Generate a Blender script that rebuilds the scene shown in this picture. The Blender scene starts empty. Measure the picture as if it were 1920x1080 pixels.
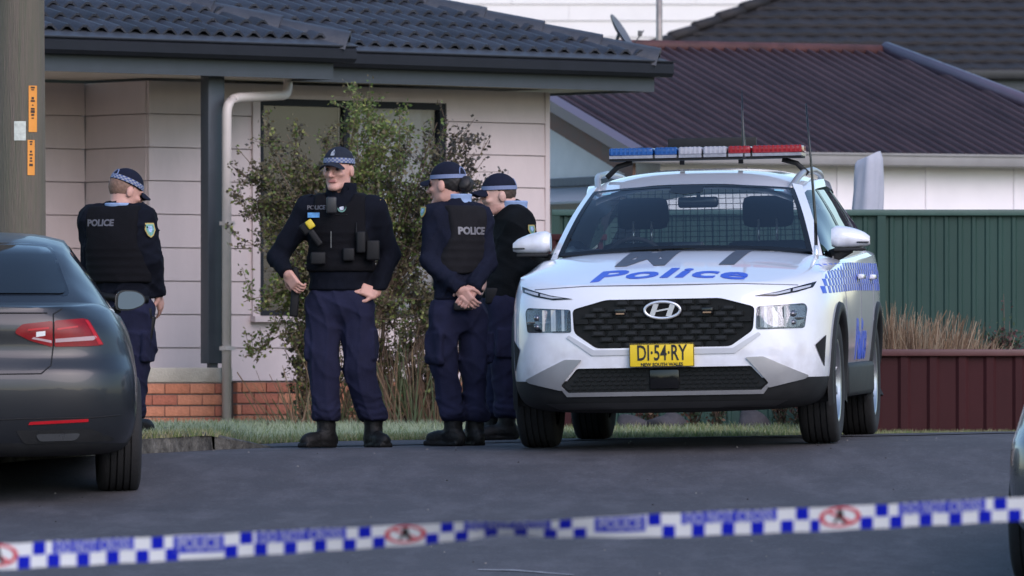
import bpy, bmesh, math, random
import numpy as np
from mathutils import Vector, Matrix
from mathutils.bvhtree import BVHTree

random.seed(7)
RNG = np.random.default_rng(7)
R = math.radians
SC = bpy.context.scene
COL = SC.collection

# ------------------------------------------------------------------ camera, sky, sun, exposure
EYE = 0.46                      # eye height above the road where the officers stand (the street climbs towards them)
FPX = 15000.0                   # focal length in photograph pixels (long lens)
HORIZON = 700.0
cam_data = bpy.data.cameras.new('camera')
cam = bpy.data.objects.new('camera', cam_data)
COL.objects.link(cam)
cam.location = (0, 0, EYE)
cam.rotation_euler = (R(90), 0, 0)
cam_data.sensor_width = 36.0
cam_data.lens = FPX / 1920 * 36
cam_data.shift_y = (HORIZON - 540) / 1920
cam_data.clip_start = 0.5
cam_data.clip_end = 2000
cam_data.dof.use_dof = True
cam_data.dof.focus_distance = 48.5
cam_data.dof.aperture_fstop = 8
SC.camera = cam

SUN_AZ, SUN_EL = 150.0, 34.0    # clockwise from +Y (into the picture); the sun is behind the camera, to its right
world = bpy.data.worlds.new('World')
SC.world = world
world.use_nodes = True
wn = world.node_tree
sky = wn.nodes.new('ShaderNodeTexSky')
sky.sky_type = 'NISHITA'
sky.sun_disc = False
sky.sun_elevation = R(SUN_EL)
sky.sun_rotation = R(SUN_AZ)
sky.air_density = 1.3
sky.dust_density = 1.2
sky.ozone_density = 4.0
bg = wn.nodes['Background']
bg.inputs['Strength'].default_value = 0.15
wn.links.new(sky.outputs[0], bg.inputs[0])
sun_data = bpy.data.lights.new('sun', 'SUN')
sun_data.energy = 1.0
sun_data.angle = R(45)
sun_data.color = (1.0, 0.80, 0.86)
sun = bpy.data.objects.new('sun', sun_data)
COL.objects.link(sun)
_to = Vector((math.sin(R(SUN_AZ)) * math.cos(R(SUN_EL)), math.cos(R(SUN_AZ)) * math.cos(R(SUN_EL)), math.sin(R(SUN_EL))))
sun.rotation_euler = _to.to_track_quat('Z', 'Y').to_euler()
SC.view_settings.view_transform = 'Standard'
SC.view_settings.look = 'None'
SC.view_settings.gamma = 1.0
SC.view_settings.exposure = 0.65
SC.cycles.use_denoising = True
SC.cycles.max_bounces = 6
SC.cycles.transparent_max_bounces = 16

# ------------------------------------------------------------------ helpers
def lin(h):
    h = h.lstrip('#')
    o = []
    for i in (0, 2, 4):
        c = int(h[i:i + 2], 16) / 255
        o.append(c / 12.92 if c <= .04045 else ((c + .055) / 1.055) ** 2.4)
    return tuple(o)

def col(c):
    return lin(c) if isinstance(c, str) else c

MATS = {}
def M(name, c, rough=.6, metal=0., var=.12, scale=6., bump=0., bscale=60., coat=0., spec=.5, c2=None, stretch=None, emit=None, rvar=.1, sheen=0.):
    """Principled material: base colour broken up by two noises, uneven gloss, fine relief."""
    if name in MATS:
        return MATS[name]
    m = bpy.data.materials.new(name)
    m.use_nodes = True
    nt = m.node_tree
    b = nt.nodes['Principled BSDF']
    c = col(c)
    tc = nt.nodes.new('ShaderNodeTexCoord')
    mp = nt.nodes.new('ShaderNodeMapping')
    nt.links.new(tc.outputs['Object'], mp.inputs['Vector'])
    if stretch:
        mp.inputs['Scale'].default_value = stretch
    n = nt.nodes.new('ShaderNodeTexNoise')
    n.inputs['Scale'].default_value = scale
    n.inputs['Detail'].default_value = 6
    n.inputs['Roughness'].default_value = .65
    nt.links.new(mp.outputs[0], n.inputs['Vector'])
    mx = nt.nodes.new('ShaderNodeMix')
    mx.data_type = 'RGBA'
    a_ = tuple(max(0, x * (1 - var)) for x in c)
    b_ = tuple(min(1, x * (1 + var)) for x in c) if c2 is None else col(c2)
    rp = nt.nodes.new('ShaderNodeMapRange')
    rp.inputs['From Min'].default_value = .32
    rp.inputs['From Max'].default_value = .68
    nt.links.new(n.outputs['Fac'], rp.inputs['Value'])
    mx.inputs[6].default_value = (*a_, 1)
    mx.inputs[7].default_value = (*b_, 1)
    nt.links.new(rp.outputs[0], mx.inputs[0])
    nt.links.new(mx.outputs[2], b.inputs['Base Color'])
    rr = nt.nodes.new('ShaderNodeMapRange')
    rr.inputs['To Min'].default_value = max(0, rough - rvar)
    rr.inputs['To Max'].default_value = min(1, rough + rvar)
    nt.links.new(n.outputs['Fac'], rr.inputs['Value'])
    nt.links.new(rr.outputs[0], b.inputs['Roughness'])
    b.inputs['Metallic'].default_value = metal
    b.inputs['Specular IOR Level'].default_value = spec
    b.inputs['Coat Weight'].default_value = coat
    b.inputs['Coat Roughness'].default_value = .04
    if sheen:
        b.inputs['Sheen Weight'].default_value = sheen
    if emit:
        b.inputs['Emission Color'].default_value = (*col(emit[0]), 1)
        b.inputs['Emission Strength'].default_value = emit[1]
    if bump:
        n2 = nt.nodes.new('ShaderNodeTexNoise')
        n2.inputs['Scale'].default_value = bscale
        n2.inputs['Detail'].default_value = 4
        nt.links.new(mp.outputs[0], n2.inputs['Vector'])
        bp = nt.nodes.new('ShaderNodeBump')
        bp.inputs['Strength'].default_value = bump
        bp.inputs['Distance'].default_value = .02
        nt.links.new(n2.outputs['Fac'], bp.inputs['Height'])
        nt.links.new(bp.outputs[0], b.inputs['Normal'])
    MATS[name] = m
    return m

def glass(name, tint, rough=.02, alpha=.25, ior=1.5):
    """Pane: mostly clear tinted film with a real Fresnel reflection."""
    if name in MATS:
        return MATS[name]
    m = bpy.data.materials.new(name)
    m.use_nodes = True
    nt = m.node_tree
    nt.nodes.remove(nt.nodes['Principled BSDF'])
    out = nt.nodes['Material Output']
    tr = nt.nodes.new('ShaderNodeBsdfTransparent')
    tr.inputs[0].default_value = (*col(tint), 1)
    gl = nt.nodes.new('ShaderNodeBsdfGlossy')
    gl.inputs['Roughness'].default_value = rough
    gl.inputs['Color'].default_value = (.92, .95, 1, 1)
    f0 = ((ior - 1) / (ior + 1)) ** 2
    lw = nt.nodes.new('ShaderNodeLayerWeight')       # Schlick on the facing angle: the same from either side of a thin pane
    lw.inputs['Blend'].default_value = .5
    pw = nt.nodes.new('ShaderNodeMath'); pw.operation = 'POWER'; pw.inputs[1].default_value = 5
    nt.links.new(lw.outputs['Facing'], pw.inputs[0])
    ad = nt.nodes.new('ShaderNodeMath'); ad.operation = 'MULTIPLY_ADD'; ad.use_clamp = True
    ad.inputs[1].default_value = 1 - f0; ad.inputs[2].default_value = f0 + alpha
    nt.links.new(pw.outputs[0], ad.inputs[0])
    mx = nt.nodes.new('ShaderNodeMixShader')
    nt.links.new(ad.outputs[0], mx.inputs[0])
    nt.links.new(tr.outputs[0], mx.inputs[1])
    nt.links.new(gl.outputs[0], mx.inputs[2])
    nt.links.new(mx.outputs[0], out.inputs[0])
    MATS[name] = m
    return m

def tag(o, label=None, cat=None, group=None, kind=None):
    if label: o['label'] = label
    if cat: o['category'] = cat
    if group: o['group'] = group
    if kind: o['kind'] = kind
    return o

def empty(name, loc, rz=0., label=None, cat=None, group=None):
    o = bpy.data.objects.new(name, None)
    o.empty_display_size = .2
    COL.objects.link(o)
    o.location = loc
    o.rotation_euler = (0, 0, rz)
    return tag(o, label, cat, group)

def link(name, me, mat=None, parent=None):
    o = bpy.data.objects.new(name, me)
    COL.objects.link(o)
    if mat is not None and len(me.materials) == 0:
        for m in (mat if isinstance(mat, (list, tuple)) else [mat]):
            me.materials.append(m)
    if parent is not None:
        o.parent = parent
    return o

class MB:
    """Collects shapes; build() links them as one mesh object."""
    def __init__(s):
        s.v, s.f, s.mi, s.sm = [], [], [], []
    def add(s, vs, fs, mi=0, smooth=False, T=None):
        k = len(s.v)
        if T is not None:
            vs = [T @ Vector(p) for p in vs]
        s.v += [tuple(p) for p in vs]
        s.f += [tuple(i + k for i in f) for f in fs]
        s.mi += [mi] * len(fs)
        s.sm += [smooth] * len(fs)
        return s
    def box(s, x0, x1, y0, y1, z0, z1, mi=0, T=None, bev=0.):
        if bev > 0:
            b = bev
            vs, fs = [], []
            bm = bmesh.new()
            bmesh.ops.create_cube(bm, size=1)
            for v in bm.verts:
                v.co = Vector(((x0 + x1) / 2 + v.co.x * (x1 - x0), (y0 + y1) / 2 + v.co.y * (y1 - y0), (z0 + z1) / 2 + v.co.z * (z1 - z0)))
            bmesh.ops.bevel(bm, geom=bm.edges[:], offset=b, segments=2, profile=.6, affect='EDGES', clamp_overlap=True)
            bm.verts.index_update()
            vs = [v.co.copy() for v in bm.verts]
            fs = [[v.index for v in f.verts] for f in bm.faces]
            bm.free()
            return s.add(vs, fs, mi, True, T)
        vs = [(x, y, z) for z in (z0, z1) for y in (y0, y1) for x in (x0, x1)]
        return s.add(vs, [(0, 2, 3, 1), (4, 5, 7, 6), (0, 1, 5, 4), (2, 6, 7, 3), (0, 4, 6, 2), (1, 3, 7, 5)], mi, False, T)
    def prism(s, poly, y0, y1, mi=0, T=None, smooth=False):
        """poly in (x,z), extruded along y."""
        n = len(poly)
        vs = [(p[0], y0, p[1]) for p in poly] + [(p[0], y1, p[1]) for p in poly]
        fs = [tuple(range(n)), tuple(range(2 * n - 1, n - 1, -1))]
        fs += [((i + 1) % n, i, i + n, (i + 1) % n + n) for i in range(n)]
        return s.add(vs, fs, mi, smooth, T)
    def tube(s, pts, rad, n=8, mi=0, cap=True, T=None, smooth=True, closed=False):
        pts = [Vector(p) for p in pts]
        m = len(pts)
        if not isinstance(rad, (list, tuple)):
            rad = [rad] * m
        vs = []
        up = None
        for i, p in enumerate(pts):
            if closed:
                d = pts[(i + 1) % m] - pts[i - 1]
            else:
                d = pts[min(i + 1, m - 1)] - pts[max(i - 1, 0)]
            d.normalize()
            if up is None:
                up = Vector((0, 0, 1)) if abs(d.z) < .9 else Vector((0, 1, 0))
            a = d.cross(up)
            if a.length < 1e-6:
                a = d.orthogonal()
            a.normalize()
            b = a.cross(d).normalized()
            up = b
            for k in range(n):
                t = 2 * math.pi * k / n
                vs.append(p + (a * math.cos(t) + b * math.sin(t)) * rad[i])
        fs = []
        for i in range(m if closed else m - 1):
            j = (i + 1) % m
            for k in range(n):
                fs.append((i * n + k, i * n + (k + 1) % n, j * n + (k + 1) % n, j * n + k))
        if cap and not closed:
            fs.append(tuple(range(n - 1, -1, -1)))
            fs.append(tuple((m - 1) * n + k for k in range(n)))
        return s.add(vs, fs, mi, smooth, T)
    def lathe(s, prof, n=24, axis='z', mi=0, T=None, smooth=True, closed=False):
        """prof: (radius, height) list revolved about axis."""
        vs, fs = [], []
        m = len(prof)
        for k in range(n):
            a = 2 * math.pi * k / n
            for r, h in prof:
                c, d = r * math.cos(a), r * math.sin(a)
                vs.append((c, d, h) if axis == 'z' else ((h, c, d) if axis == 'x' else (d, h, c)))
        for k in range(n):
            j = (k + 1) % n
            for i in range(m if closed else m - 1):
                i2 = (i + 1) % m
                fs.append((k * m + i, j * m + i, j * m + i2, k * m + i2))
        return s.add(vs, fs, mi, smooth, T)
    def grid(s, P, mi=0, T=None, smooth=True, closed_u=False):
        """P[i][j] -> surface."""
        a, b = len(P), len(P[0])
        vs = [p for r in P for p in r]
        fs = []
        for i in range(a if closed_u else a - 1):
            i2 = (i + 1) % a
            for j in range(b - 1):
                fs.append((i * b + j, i * b + j + 1, i2 * b + j + 1, i2 * b + j))
        return s.add(vs, fs, mi, smooth, T)
    def mesh(s, name='mesh'):
        me = bpy.data.meshes.new(name)
        me.from_pydata(s.v, [], s.f)
        me.polygons.foreach_set('material_index', s.mi)
        me.polygons.foreach_set('use_smooth', s.sm)
        me.update()
        return me
    def build(s, name, mat, parent=None, fix=True):
        me = s.mesh(name)
        if fix:
            bm = bmesh.new()
            bm.from_mesh(me)
            bmesh.ops.recalc_face_normals(bm, faces=bm.faces)
            bm.to_mesh(me)
            bm.free()
        return link(name, me, mat, parent)

def poly_fine(poly, step, zstep=None):
    """2-D polygon cut into cells: returns (verts2d, faces)."""
    zstep = zstep or step
    bm = bmesh.new()
    bm.faces.new([bm.verts.new((p[0], p[1], 0)) for p in poly])
    for ax, st in ((0, step), (1, zstep)):
        lo = min(p[ax] for p in poly); hi = max(p[ax] for p in poly)
        k = int(math.floor(lo / st)) + 1
        while k * st < hi - 1e-5:
            co = [0, 0, 0]; no = [0, 0, 0]
            co[ax] = k * st + 1e-5; no[ax] = 1
            bmesh.ops.bisect_plane(bm, geom=bm.verts[:] + bm.edges[:] + bm.faces[:], plane_co=co, plane_no=no, dist=1e-6)
            k += 1
    bm.verts.index_update()
    vs = [(v.co.x, v.co.y) for v in bm.verts]
    fs = [[v.index for v in f.verts] for f in bm.faces]
    bm.free()
    return vs, fs

def smooth_poly(poly, rad=.02, n=3):
    """round the corners of a 2-D polygon."""
    out = []
    m = len(poly)
    for i in range(m):
        p, a, b = Vector(poly[i]), Vector(poly[i - 1]), Vector(poly[(i + 1) % m])
        da, db = (a - p), (b - p)
        ra = min(rad, da.length * .45); rb = min(rad, db.length * .45)
        p0 = p + da.normalized() * ra
        p1 = p + db.normalized() * rb
        for k in range(n + 1):
            t = k / n
            q = p0 * (1 - t) ** 2 + p * 2 * t * (1 - t) + p1 * t * t
            out.append((q.x, q.y))
    return out

def text_geo(body, size=1., bold=0., shear=0., space=1., align='CENTER'):
    """letters as flat 2-D geometry: (verts2d, faces)."""
    cu = bpy.data.curves.new('lettering', 'FONT')
    cu.body = body; cu.size = size; cu.offset = bold; cu.shear = shear
    cu.space_character = space
    cu.align_x = align; cu.align_y = 'CENTER'
    cu.resolution_u = 3
    ob = bpy.data.objects.new('lettering', cu)
    COL.objects.link(ob)
    dg = bpy.context.evaluated_depsgraph_get()
    me = bpy.data.meshes.new_from_object(ob.evaluated_get(dg))
    bm = bmesh.new(); bm.from_mesh(me)
    bmesh.ops.remove_doubles(bm, verts=bm.verts, dist=1e-5)
    bm.verts.index_update()
    vs = [(v.co.x, v.co.y) for v in bm.verts]
    fs = [[v.index for v in f.verts] for f in bm.faces]
    bm.free()
    bpy.data.objects.remove(ob); bpy.data.curves.remove(cu); bpy.data.meshes.remove(me)
    return vs, fs

def cut_geo(vs, fs, step):
    bm = bmesh.new()
    bv = [bm.verts.new((p[0], p[1], 0)) for p in vs]
    for f in fs:
        try: bm.faces.new([bv[i] for i in f])
        except ValueError: pass
    for ax in (0, 1):
        lo = min(p[ax] for p in vs); hi = max(p[ax] for p in vs)
        k = int(math.floor(lo / step)) + 1
        while k * step < hi:
            co = [0, 0, 0]; no = [0, 0, 0]; co[ax] = k * step + 1e-5; no[ax] = 1
            bmesh.ops.bisect_plane(bm, geom=bm.verts[:] + bm.edges[:] + bm.faces[:], plane_co=co, plane_no=no, dist=1e-6)
            k += 1
    bm.verts.index_update()
    o = [(v.co.x, v.co.y) for v in bm.verts], [[v.index for v in f.verts] for f in bm.faces]
    bm.free()
    return o

def at(px, py, Y):
    """where the sight line through a photograph pixel meets depth Y."""
    return Vector(((px - 960) / FPX * Y, Y, EYE + (HORIZON - py) / FPX * Y))

def lerp(a, b, t): return a + (b - a) * t
def interp(x, xs, ys): return float(np.interp(x, xs, ys))
def smoothstep(a, b, x):
    t = min(1, max(0, (x - a) / (b - a)))
    return t * t * (3 - 2 * t)

# ------------------------------------------------------------------ terrain heights
_PY = [-400, -60, 0, 10, 23, 38, 42, 44, 45.2, 46.2, 48, 49.5, 50.5, 62, 75, 130, 400]
_PZ = [-1.7, -1.65, -1.6, -1.52, -1.25, -.53, -.34, -.22, -.10, .0, .01, .02, .035, .085, .1, .3, .4]
def gz(X, Y):
    z = 0.
    for w, d in ((.25, -.5), (.5, 0), (.25, .5)):
        z += w * interp(Y + d, _PY, _PZ)
    c = .019 * (min(3., max(-4., X)) + 1.03)
    return z + c * smoothstep(38, 45, Y) * (1 - smoothstep(49.3, 51.5, Y))
_LX = [-40, -4.5, -2.9, -2.3, -2.0, -1.78, -1.62, -1.3, -.8, 0, 1., 3, 40]
_LY = [41., 44.6, 46.2, 47.15, 47.8, 48.4, 49.7, 50.2, 50.4, 50.5, 50.55, 51., 52.]
def lawn_front(X): return interp(X, _LX, _LY)
def lawn_z(X, Y):
    k = (1 - smoothstep(-1.85, -1.55, X)) * (1 - smoothstep(50, 56, Y))
    return gz(X, Y) + .008 + .085 * k
# ------------------------------------------------------------------ the setting: road, driveway, lawn, kerb, far ground
def sheet(name, xs, ys_of, zf, mat, parent=None):
    P = [[(x, y, zf(x, y)) for y in ys_of(x)] for x in xs]
    mb = MB(); mb.grid(P)
    return mb.build(name, mat, parent)

def asphalt(name, base, light, tar):
    m = M(name, base, rough=.82, var=.10, scale=4., bump=.3, bscale=140., stretch=(.35, 1.2, 1), rvar=.1, spec=.35)
    nt = m.node_tree
    b = nt.nodes['Principled BSDF']
    old = b.inputs['Base Color'].links[0].from_socket
    tc = nt.nodes.new('ShaderNodeTexCoord')
    # worn pale scuffs, stretched along the traffic
    mp = nt.nodes.new('ShaderNodeMapping'); mp.inputs['Scale'].default_value = (.8, .22, 1); mp.inputs['Rotation'].default_value = (0, 0, .12)
    n = nt.nodes.new('ShaderNodeTexNoise'); n.inputs['Scale'].default_value = 5.0; n.inputs['Detail'].default_value = 9; n.inputs['Roughness'].default_value = .7
    cr = nt.nodes.new('ShaderNodeMapRange'); cr.inputs['From Min'].default_value = .46; cr.inputs['From Max'].default_value = .92; cr.inputs['To Max'].default_value = .7
    mx = nt.nodes.new('ShaderNodeMix'); mx.data_type = 'RGBA'
    nt.links.new(tc.outputs['Object'], mp.inputs[0]); nt.links.new(mp.outputs[0], n.inputs['Vector'])
    nt.links.new(n.outputs['Fac'], cr.inputs['Value']); nt.links.new(cr.outputs[0], mx.inputs[0])
    nt.links.new(old, mx.inputs[6]); mx.inputs[7].default_value = (*col(light), 1)
    # aggregate speckle
    n2 = nt.nodes.new('ShaderNodeTexNoise'); n2.inputs['Scale'].default_value = 55; n2.inputs['Detail'].default_value = 3
    c2 = nt.nodes.new('ShaderNodeMapRange'); c2.inputs['From Min'].default_value = .58; c2.inputs['From Max'].default_value = .72; c2.inputs['To Max'].default_value = .5
    nt.links.new(tc.outputs['Object'], n2.inputs['Vector']); nt.links.new(n2.outputs['Fac'], c2.inputs['Value'])
    mx2 = nt.nodes.new('ShaderNodeMix'); mx2.data_type = 'RGBA'
    nt.links.new(c2.outputs[0], mx2.inputs[0]); nt.links.new(mx.outputs[2], mx2.inputs[6]); mx2.inputs[7].default_value = (*col(light), 1)
    # old tar stains
    n3 = nt.nodes.new('ShaderNodeTexNoise'); n3.inputs['Scale'].default_value = 2.2; n3.inputs['Detail'].default_value = 5
    c3 = nt.nodes.new('ShaderNodeMapRange'); c3.inputs['From Min'].default_value = .58; c3.inputs['From Max'].default_value = .72; c3.inputs['To Max'].default_value = .3
    nt.links.new(tc.outputs['Object'], n3.inputs['Vector']); nt.links.new(n3.outputs['Fac'], c3.inputs['Value'])
    mx3 = nt.nodes.new('ShaderNodeMix'); mx3.data_type = 'RGBA'
    nt.links.new(c3.outputs[0], mx3.inputs[0]); nt.links.new(mx2.outputs[2], mx3.inputs[6]); mx3.inputs[7].default_value = (*col(tar), 1)
    nt.links.new(mx3.outputs[2], b.inputs['Base Color'])
    return m

asph = asphalt('asphalt', (.064, .061, .067), (.17, .16, .175), (.038, .037, .040))
drive = asphalt('old_asphalt', (.066, .064, .069), (.13, .125, .13), (.045, .044, .047))
soil = M('soil', (.055, .05, .042), rough=.95, var=.4, scale=3, bump=.6)
turf = M('turf', (.10, .13, .06), rough=.95, var=.35, scale=2.5, c2=(.19, .19, .10), bump=.6, bscale=90)

xs = list(np.concatenate([np.linspace(-60, -8, 10), np.linspace(-6, 6, 61), np.linspace(8, 60, 10)]))
ysr = list(np.concatenate([np.linspace(-80, 20, 21), np.linspace(22, 40, 19), np.linspace(40.5, 50.9, 53)]))
tag(sheet('road', xs, lambda x: ysr, gz, asph), kind='structure')
far_x = list(np.linspace(-500, 500, 41))
far_y = list(np.concatenate([np.linspace(-500, -20, 25), np.linspace(0, 130, 27), np.linspace(160, 700, 19)]))
tag(sheet('ground', far_x, lambda x: far_y, lambda x, y: gz(0, y) - .16 - .1 * smoothstep(-60, -20, -abs(y)) * 0 - (.06 if abs(x) > 4 else 0), soil), kind='structure')
xl = list(np.concatenate([np.linspace(-60, -6, 14), np.linspace(-5.5, 5.5, 111), np.linspace(6, 60, 14)]))
tag(sheet('lawn', xl, lambda x: [lerp(lawn_front(x), 100, (k / 30) ** 2) for k in range(31)], lawn_z, turf), kind='structure')
# worn asphalt apron of the driveway crossing
tag(sheet('driveway', list(np.linspace(-1.95, 3.4, 40)), lambda x: [lerp(48.9 + .25 * math.sin(x * 2), lawn_front(x) + .12, k / 6) for k in range(7)], lambda x, y: gz(x, y) + .005, drive), kind='structure')

# unseen ridge added behind the camera to put a dark horizon band into reflections
hb = MB(); P = []
for i in range(65):
    a = lerp(R(95), R(265), i / 64)
    row = []
    for r_, hh in ((230, -2), (250, 6), (280, 15), (320, 20), (380, 10)):
        k = 1 + .35 * math.sin(i * .61) + .25 * math.sin(i * 1.7 + 1)
        row.append((math.sin(a) * r_, math.cos(a) * r_, hh * k if hh > 0 else hh))
    P.append(row)
hb.grid(P)
tag(hb.build('reflection_hills', M('reflection_hill', (.05, .065, .04), rough=1, var=.5, scale=.08)), kind='structure')

# kerb: old concrete lengths, moss-stained
concrete = M('kerb_concrete', (.06, .058, .05), rough=.9, var=.55, scale=9, c2=(.17, .165, .145), bump=.9, bscale=40)
kerb_line = [(-5.6, 43.4), (-4.4, 44.62), (-3.3, 45.72), (-2.86, 46.18), (-2.42, 46.9), (-2.28, 47.12), (-2.03, 47.7), (-1.8, 48.33)]
kr = empty('kerb', (-2.3, 47.1, gz(-2.3, 47.1))); tag(kr, kind='structure')
for a, b in zip(kerb_line[:-1], kerb_line[1:]):
    mb = MB()
    A, B = Vector((*a, 0)), Vector((*b, 0))
    d = (B - A).normalized(); nrm = Vector((-d.y, d.x, 0))      # towards the lawn
    prof = [(-.0, -.06), (.012, .085), (.035, .105), (.16, .11), (.17, -.06)]
    rows = []
    n = max(2, int((B - A).length / .08))
    for k in range(n + 1):
        t = k / n
        p = A + (B - A) * t
        if k == 0: p += d * .004
        if k == n: p -= d * .004
        g = gz(p.x, p.y)
        rows.append([(p.x + nrm.x * o + random.uniform(-.004, .004), p.y + nrm.y * o + random.uniform(-.004, .004), g + h + (random.uniform(-.006, .006) if h > 0 else 0)) for o, h in prof])
    mb.grid(rows, smooth=False)
    mb.add(rows[0] + rows[-1], [tuple(range(5)), tuple(range(9, 4, -1))])
    o = mb.build('kerb_stone', concrete, None)
    o.parent = kr; o.matrix_parent_inverse = Matrix.Translation(-kr.location)
# dropped end of the kerb
mb = MB(); rows = []
for k in range(8):
    t = k / 7
    p = Vector((lerp(-1.795, -1.47, t), lerp(48.345, 48.75, t), 0)); g = gz(p.x, p.y); h = lerp(.1, .012, t)
    rows.append([(p.x, p.y, g - .05), (p.x - .004, p.y + .02, g + h * .8), (p.x - .02, p.y + .05, g + h), (p.x - .07, p.y + .18, g + h), (p.x - .08, p.y + .2, g - .05)])
mb.grid(rows, smooth=False)
o = mb.build('kerb_stone', concrete, None); o.parent = kr; o.matrix_parent_inverse = Matrix.Translation(-kr.location)

# grass blades on the lawn: frosted pale green at the back, yellower along the edge
def grass_mesh(n, xr, yfun, hmin, hmax, w, lean=.5):
    X = RNG.uniform(xr[0], xr[1], n)
    Y = np.array([yfun(x) for x in X])
    Z = np.array([lawn_z(x, y) for x, y in zip(X, Y)])
    h = RNG.uniform(hmin, hmax, n)
    a = RNG.uniform(0, 2 * np.pi, n)
    ww = RNG.uniform(.5, 1., n) * w
    ca, sa = np.cos(a) * ww, np.sin(a) * ww * .5
    lx, ly = RNG.normal(0, lean, n) * h, RNG.normal(0, lean, n) * h
    V = np.empty((n, 3, 3))
    V[:, 0] = np.stack([X - ca, Y - sa, Z - .005], 1)
    V[:, 1] = np.stack([X + ca, Y + sa, Z - .005], 1)
    V[:, 2] = np.stack([X + lx, Y + ly, Z + h], 1)
    return V
def tri_object(name, V, mats, idx, parent=None):
    n = V.shape[0]
    k = V.shape[1]
    me = bpy.data.meshes.new(name)
    me.vertices.add(n * k); me.loops.add(n * k); me.polygons.add(n)
    me.vertices.foreach_set('co', V.reshape(-1).astype(np.float32))
    me.loops.foreach_set('vertex_index', np.arange(n * k, dtype=np.int32))
    me.polygons.foreach_set('loop_start', np.arange(0, n * k, k, dtype=np.int32))
    for m in mats: me.materials.append(m)
    me.polygons.foreach_set('material_index', idx.astype(np.int32))
    me.update(calc_edges=True)
    return link(name, me, None, parent)
def leafmat(name, c, trans=.35, rough=.6):
    m = M(name, c, rough=rough, var=.25, scale=3)
    nt = m.node_tree; b = nt.nodes['Principled BSDF']
    out = nt.nodes['Material Output']
    t = nt.nodes.new('ShaderNodeBsdfTranslucent'); t.inputs[0].default_value = (*[min(1, x * 1.3) for x in col(c)], 1)
    mx = nt.nodes.new('ShaderNodeMixShader'); mx.inputs[0].default_value = trans
    nt.links.new(b.outputs[0], mx.inputs[1]); nt.links.new(t.outputs[0], mx.inputs[2]); nt.links.new(mx.outputs[0], out.inputs[0])
    return m
gm = [leafmat('grass_frosty', (.33, .38, .25)), leafmat('grass_green', (.16, .21, .07)), leafmat('grass_straw', (.32, .30, .16))]
def yf(x):
    f = lawn_front(x)
    return f - .03 + (62.5 - f) * RNG.uniform(0, 1) ** 2.2
V1 = grass_mesh(46000, (-3.6, 4.2), yf, .02, .055, .006)
Yn = V1[:, 0, 1]; fr = np.array([lawn_front(x) for x in V1[:, 0, 0]])
edge = (Yn - fr)
xx = V1[:, 0, 0]
pf = RNG.uniform(0, 1, len(Yn))
frost = np.clip(edge / 1.6, 0, 1) * np.where(xx > .35, .25, 1.)
idx = np.where(pf < frost * .85, 0, np.where(pf < frost * .85 + .45, 1, 2))
tag(tri_object('grass', V1, gm, idx), 'short frosted grass covering the front lawn', 'grass', kind='stuff')

# pale worn scuffs of old line paint near the camera
for pts_ in ([(-.16, 38.75, .05), (.02, 38.7, .10), (.16, 38.55, .09), (.3, 38.4, .04)], [(.98, 38.15, .03), (1.18, 38.0, .10), (1.38, 37.85, .12), (1.6, 37.6, .06)]):
    mb = MB()
    mb.grid([[(x + random.uniform(-.01, .01), y - w / 2 + random.uniform(-.01, .01), gz(x, y - w / 2) + .004), (x, y + w / 2, gz(x, y + w / 2) + .004)] for x, y, w in pts_])
    tag(mb.build('worn_road_paint', M('worn_paint', (.24, .24, .25), rough=.8, var=.5, scale=8)), kind='structure')

# grit and crumbs on the asphalt
Vg = []
for _ in range(90):
    x, y = random.uniform(-2.6, 2.6), random.uniform(37.5, 50)
    r_ = random.uniform(.003, .008); c = Vector((x, y, gz(x, y) + r_ * .4))
    for k in range(4):
        a0, a1 = k * math.pi / 2, (k + 1) * math.pi / 2
        Vg.append([(c.x + r_ * math.cos(a0), c.y + r_ * math.sin(a0), c.z - r_ * .4), (c.x + r_ * math.cos(a1), c.y + r_ * math.sin(a1), c.z - r_ * .4), (c.x + r_ * .2, c.y, c.z + r_ * .7)])
Vg = np.array(Vg)
tag(tri_object('road_grit', Vg, [M('grit_dark', (.03, .028, .026), rough=.9), M('grit_pale', (.20, .19, .18), rough=.9)], np.repeat(RNG.integers(0, 2, len(Vg) // 4), 4)), 'loose grit and crumbs scattered over the asphalt', 'grit', kind='stuff')
# ------------------------------------------------------------------ the cream cottage
board_m = M('cream_board', (.575, .488, .485), rough=.6, var=.09, scale=1.3, bump=.06, bscale=25, stretch=(1, 1, .5))
dark_trim = M('slate_trim', (.045, .055, .068), rough=.45, var=.1)
gutter_m = M('dark_gutter', (.012, .014, .020), rough=.55, var=.15, spec=.25)
cream_pipe = M('cream_pipe', (.57, .51, .47), rough=.4, var=.05)
brick_ms = [M('brick_a', (.42, .155, .085), rough=.85, var=.2, scale=14, bump=.3), M('brick_b', (.47, .19, .11), rough=.85, var=.2, scale=14, bump=.3), M('brick_c', (.36, .12, .075), rough=.85, var=.25, scale=14, bump=.3)]
mortar = M('mortar', (.13, .10, .09), rough=.95, var=.2, scale=20)
tile_ms = [M('tile_a', (.030, .033, .043), rough=.5, var=.25, scale=5, bump=.25, bscale=50), M('tile_b', (.036, .039, .049), rough=.48, var=.25, scale=5, bump=.25, bscale=50), M('tile_c', (.024, .027, .035), rough=.55, var=.3, scale=5, bump=.25, bscale=50)]
cap_m = M('ridge_cap', (.045, .048, .058), rough=.5, var=.2, scale=5, bump=.2)
soffit_m = M('soffit_cream', (.5, .45, .38), rough=.7, var=.06)
PH = R(40)
HX, HY, HZ = -2.715, 61.7, .085
house = empty('weatherboard_house', (HX, HY, HZ), PH, 'cream weatherboard cottage with dark tiled roof and brick base', 'house')
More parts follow.
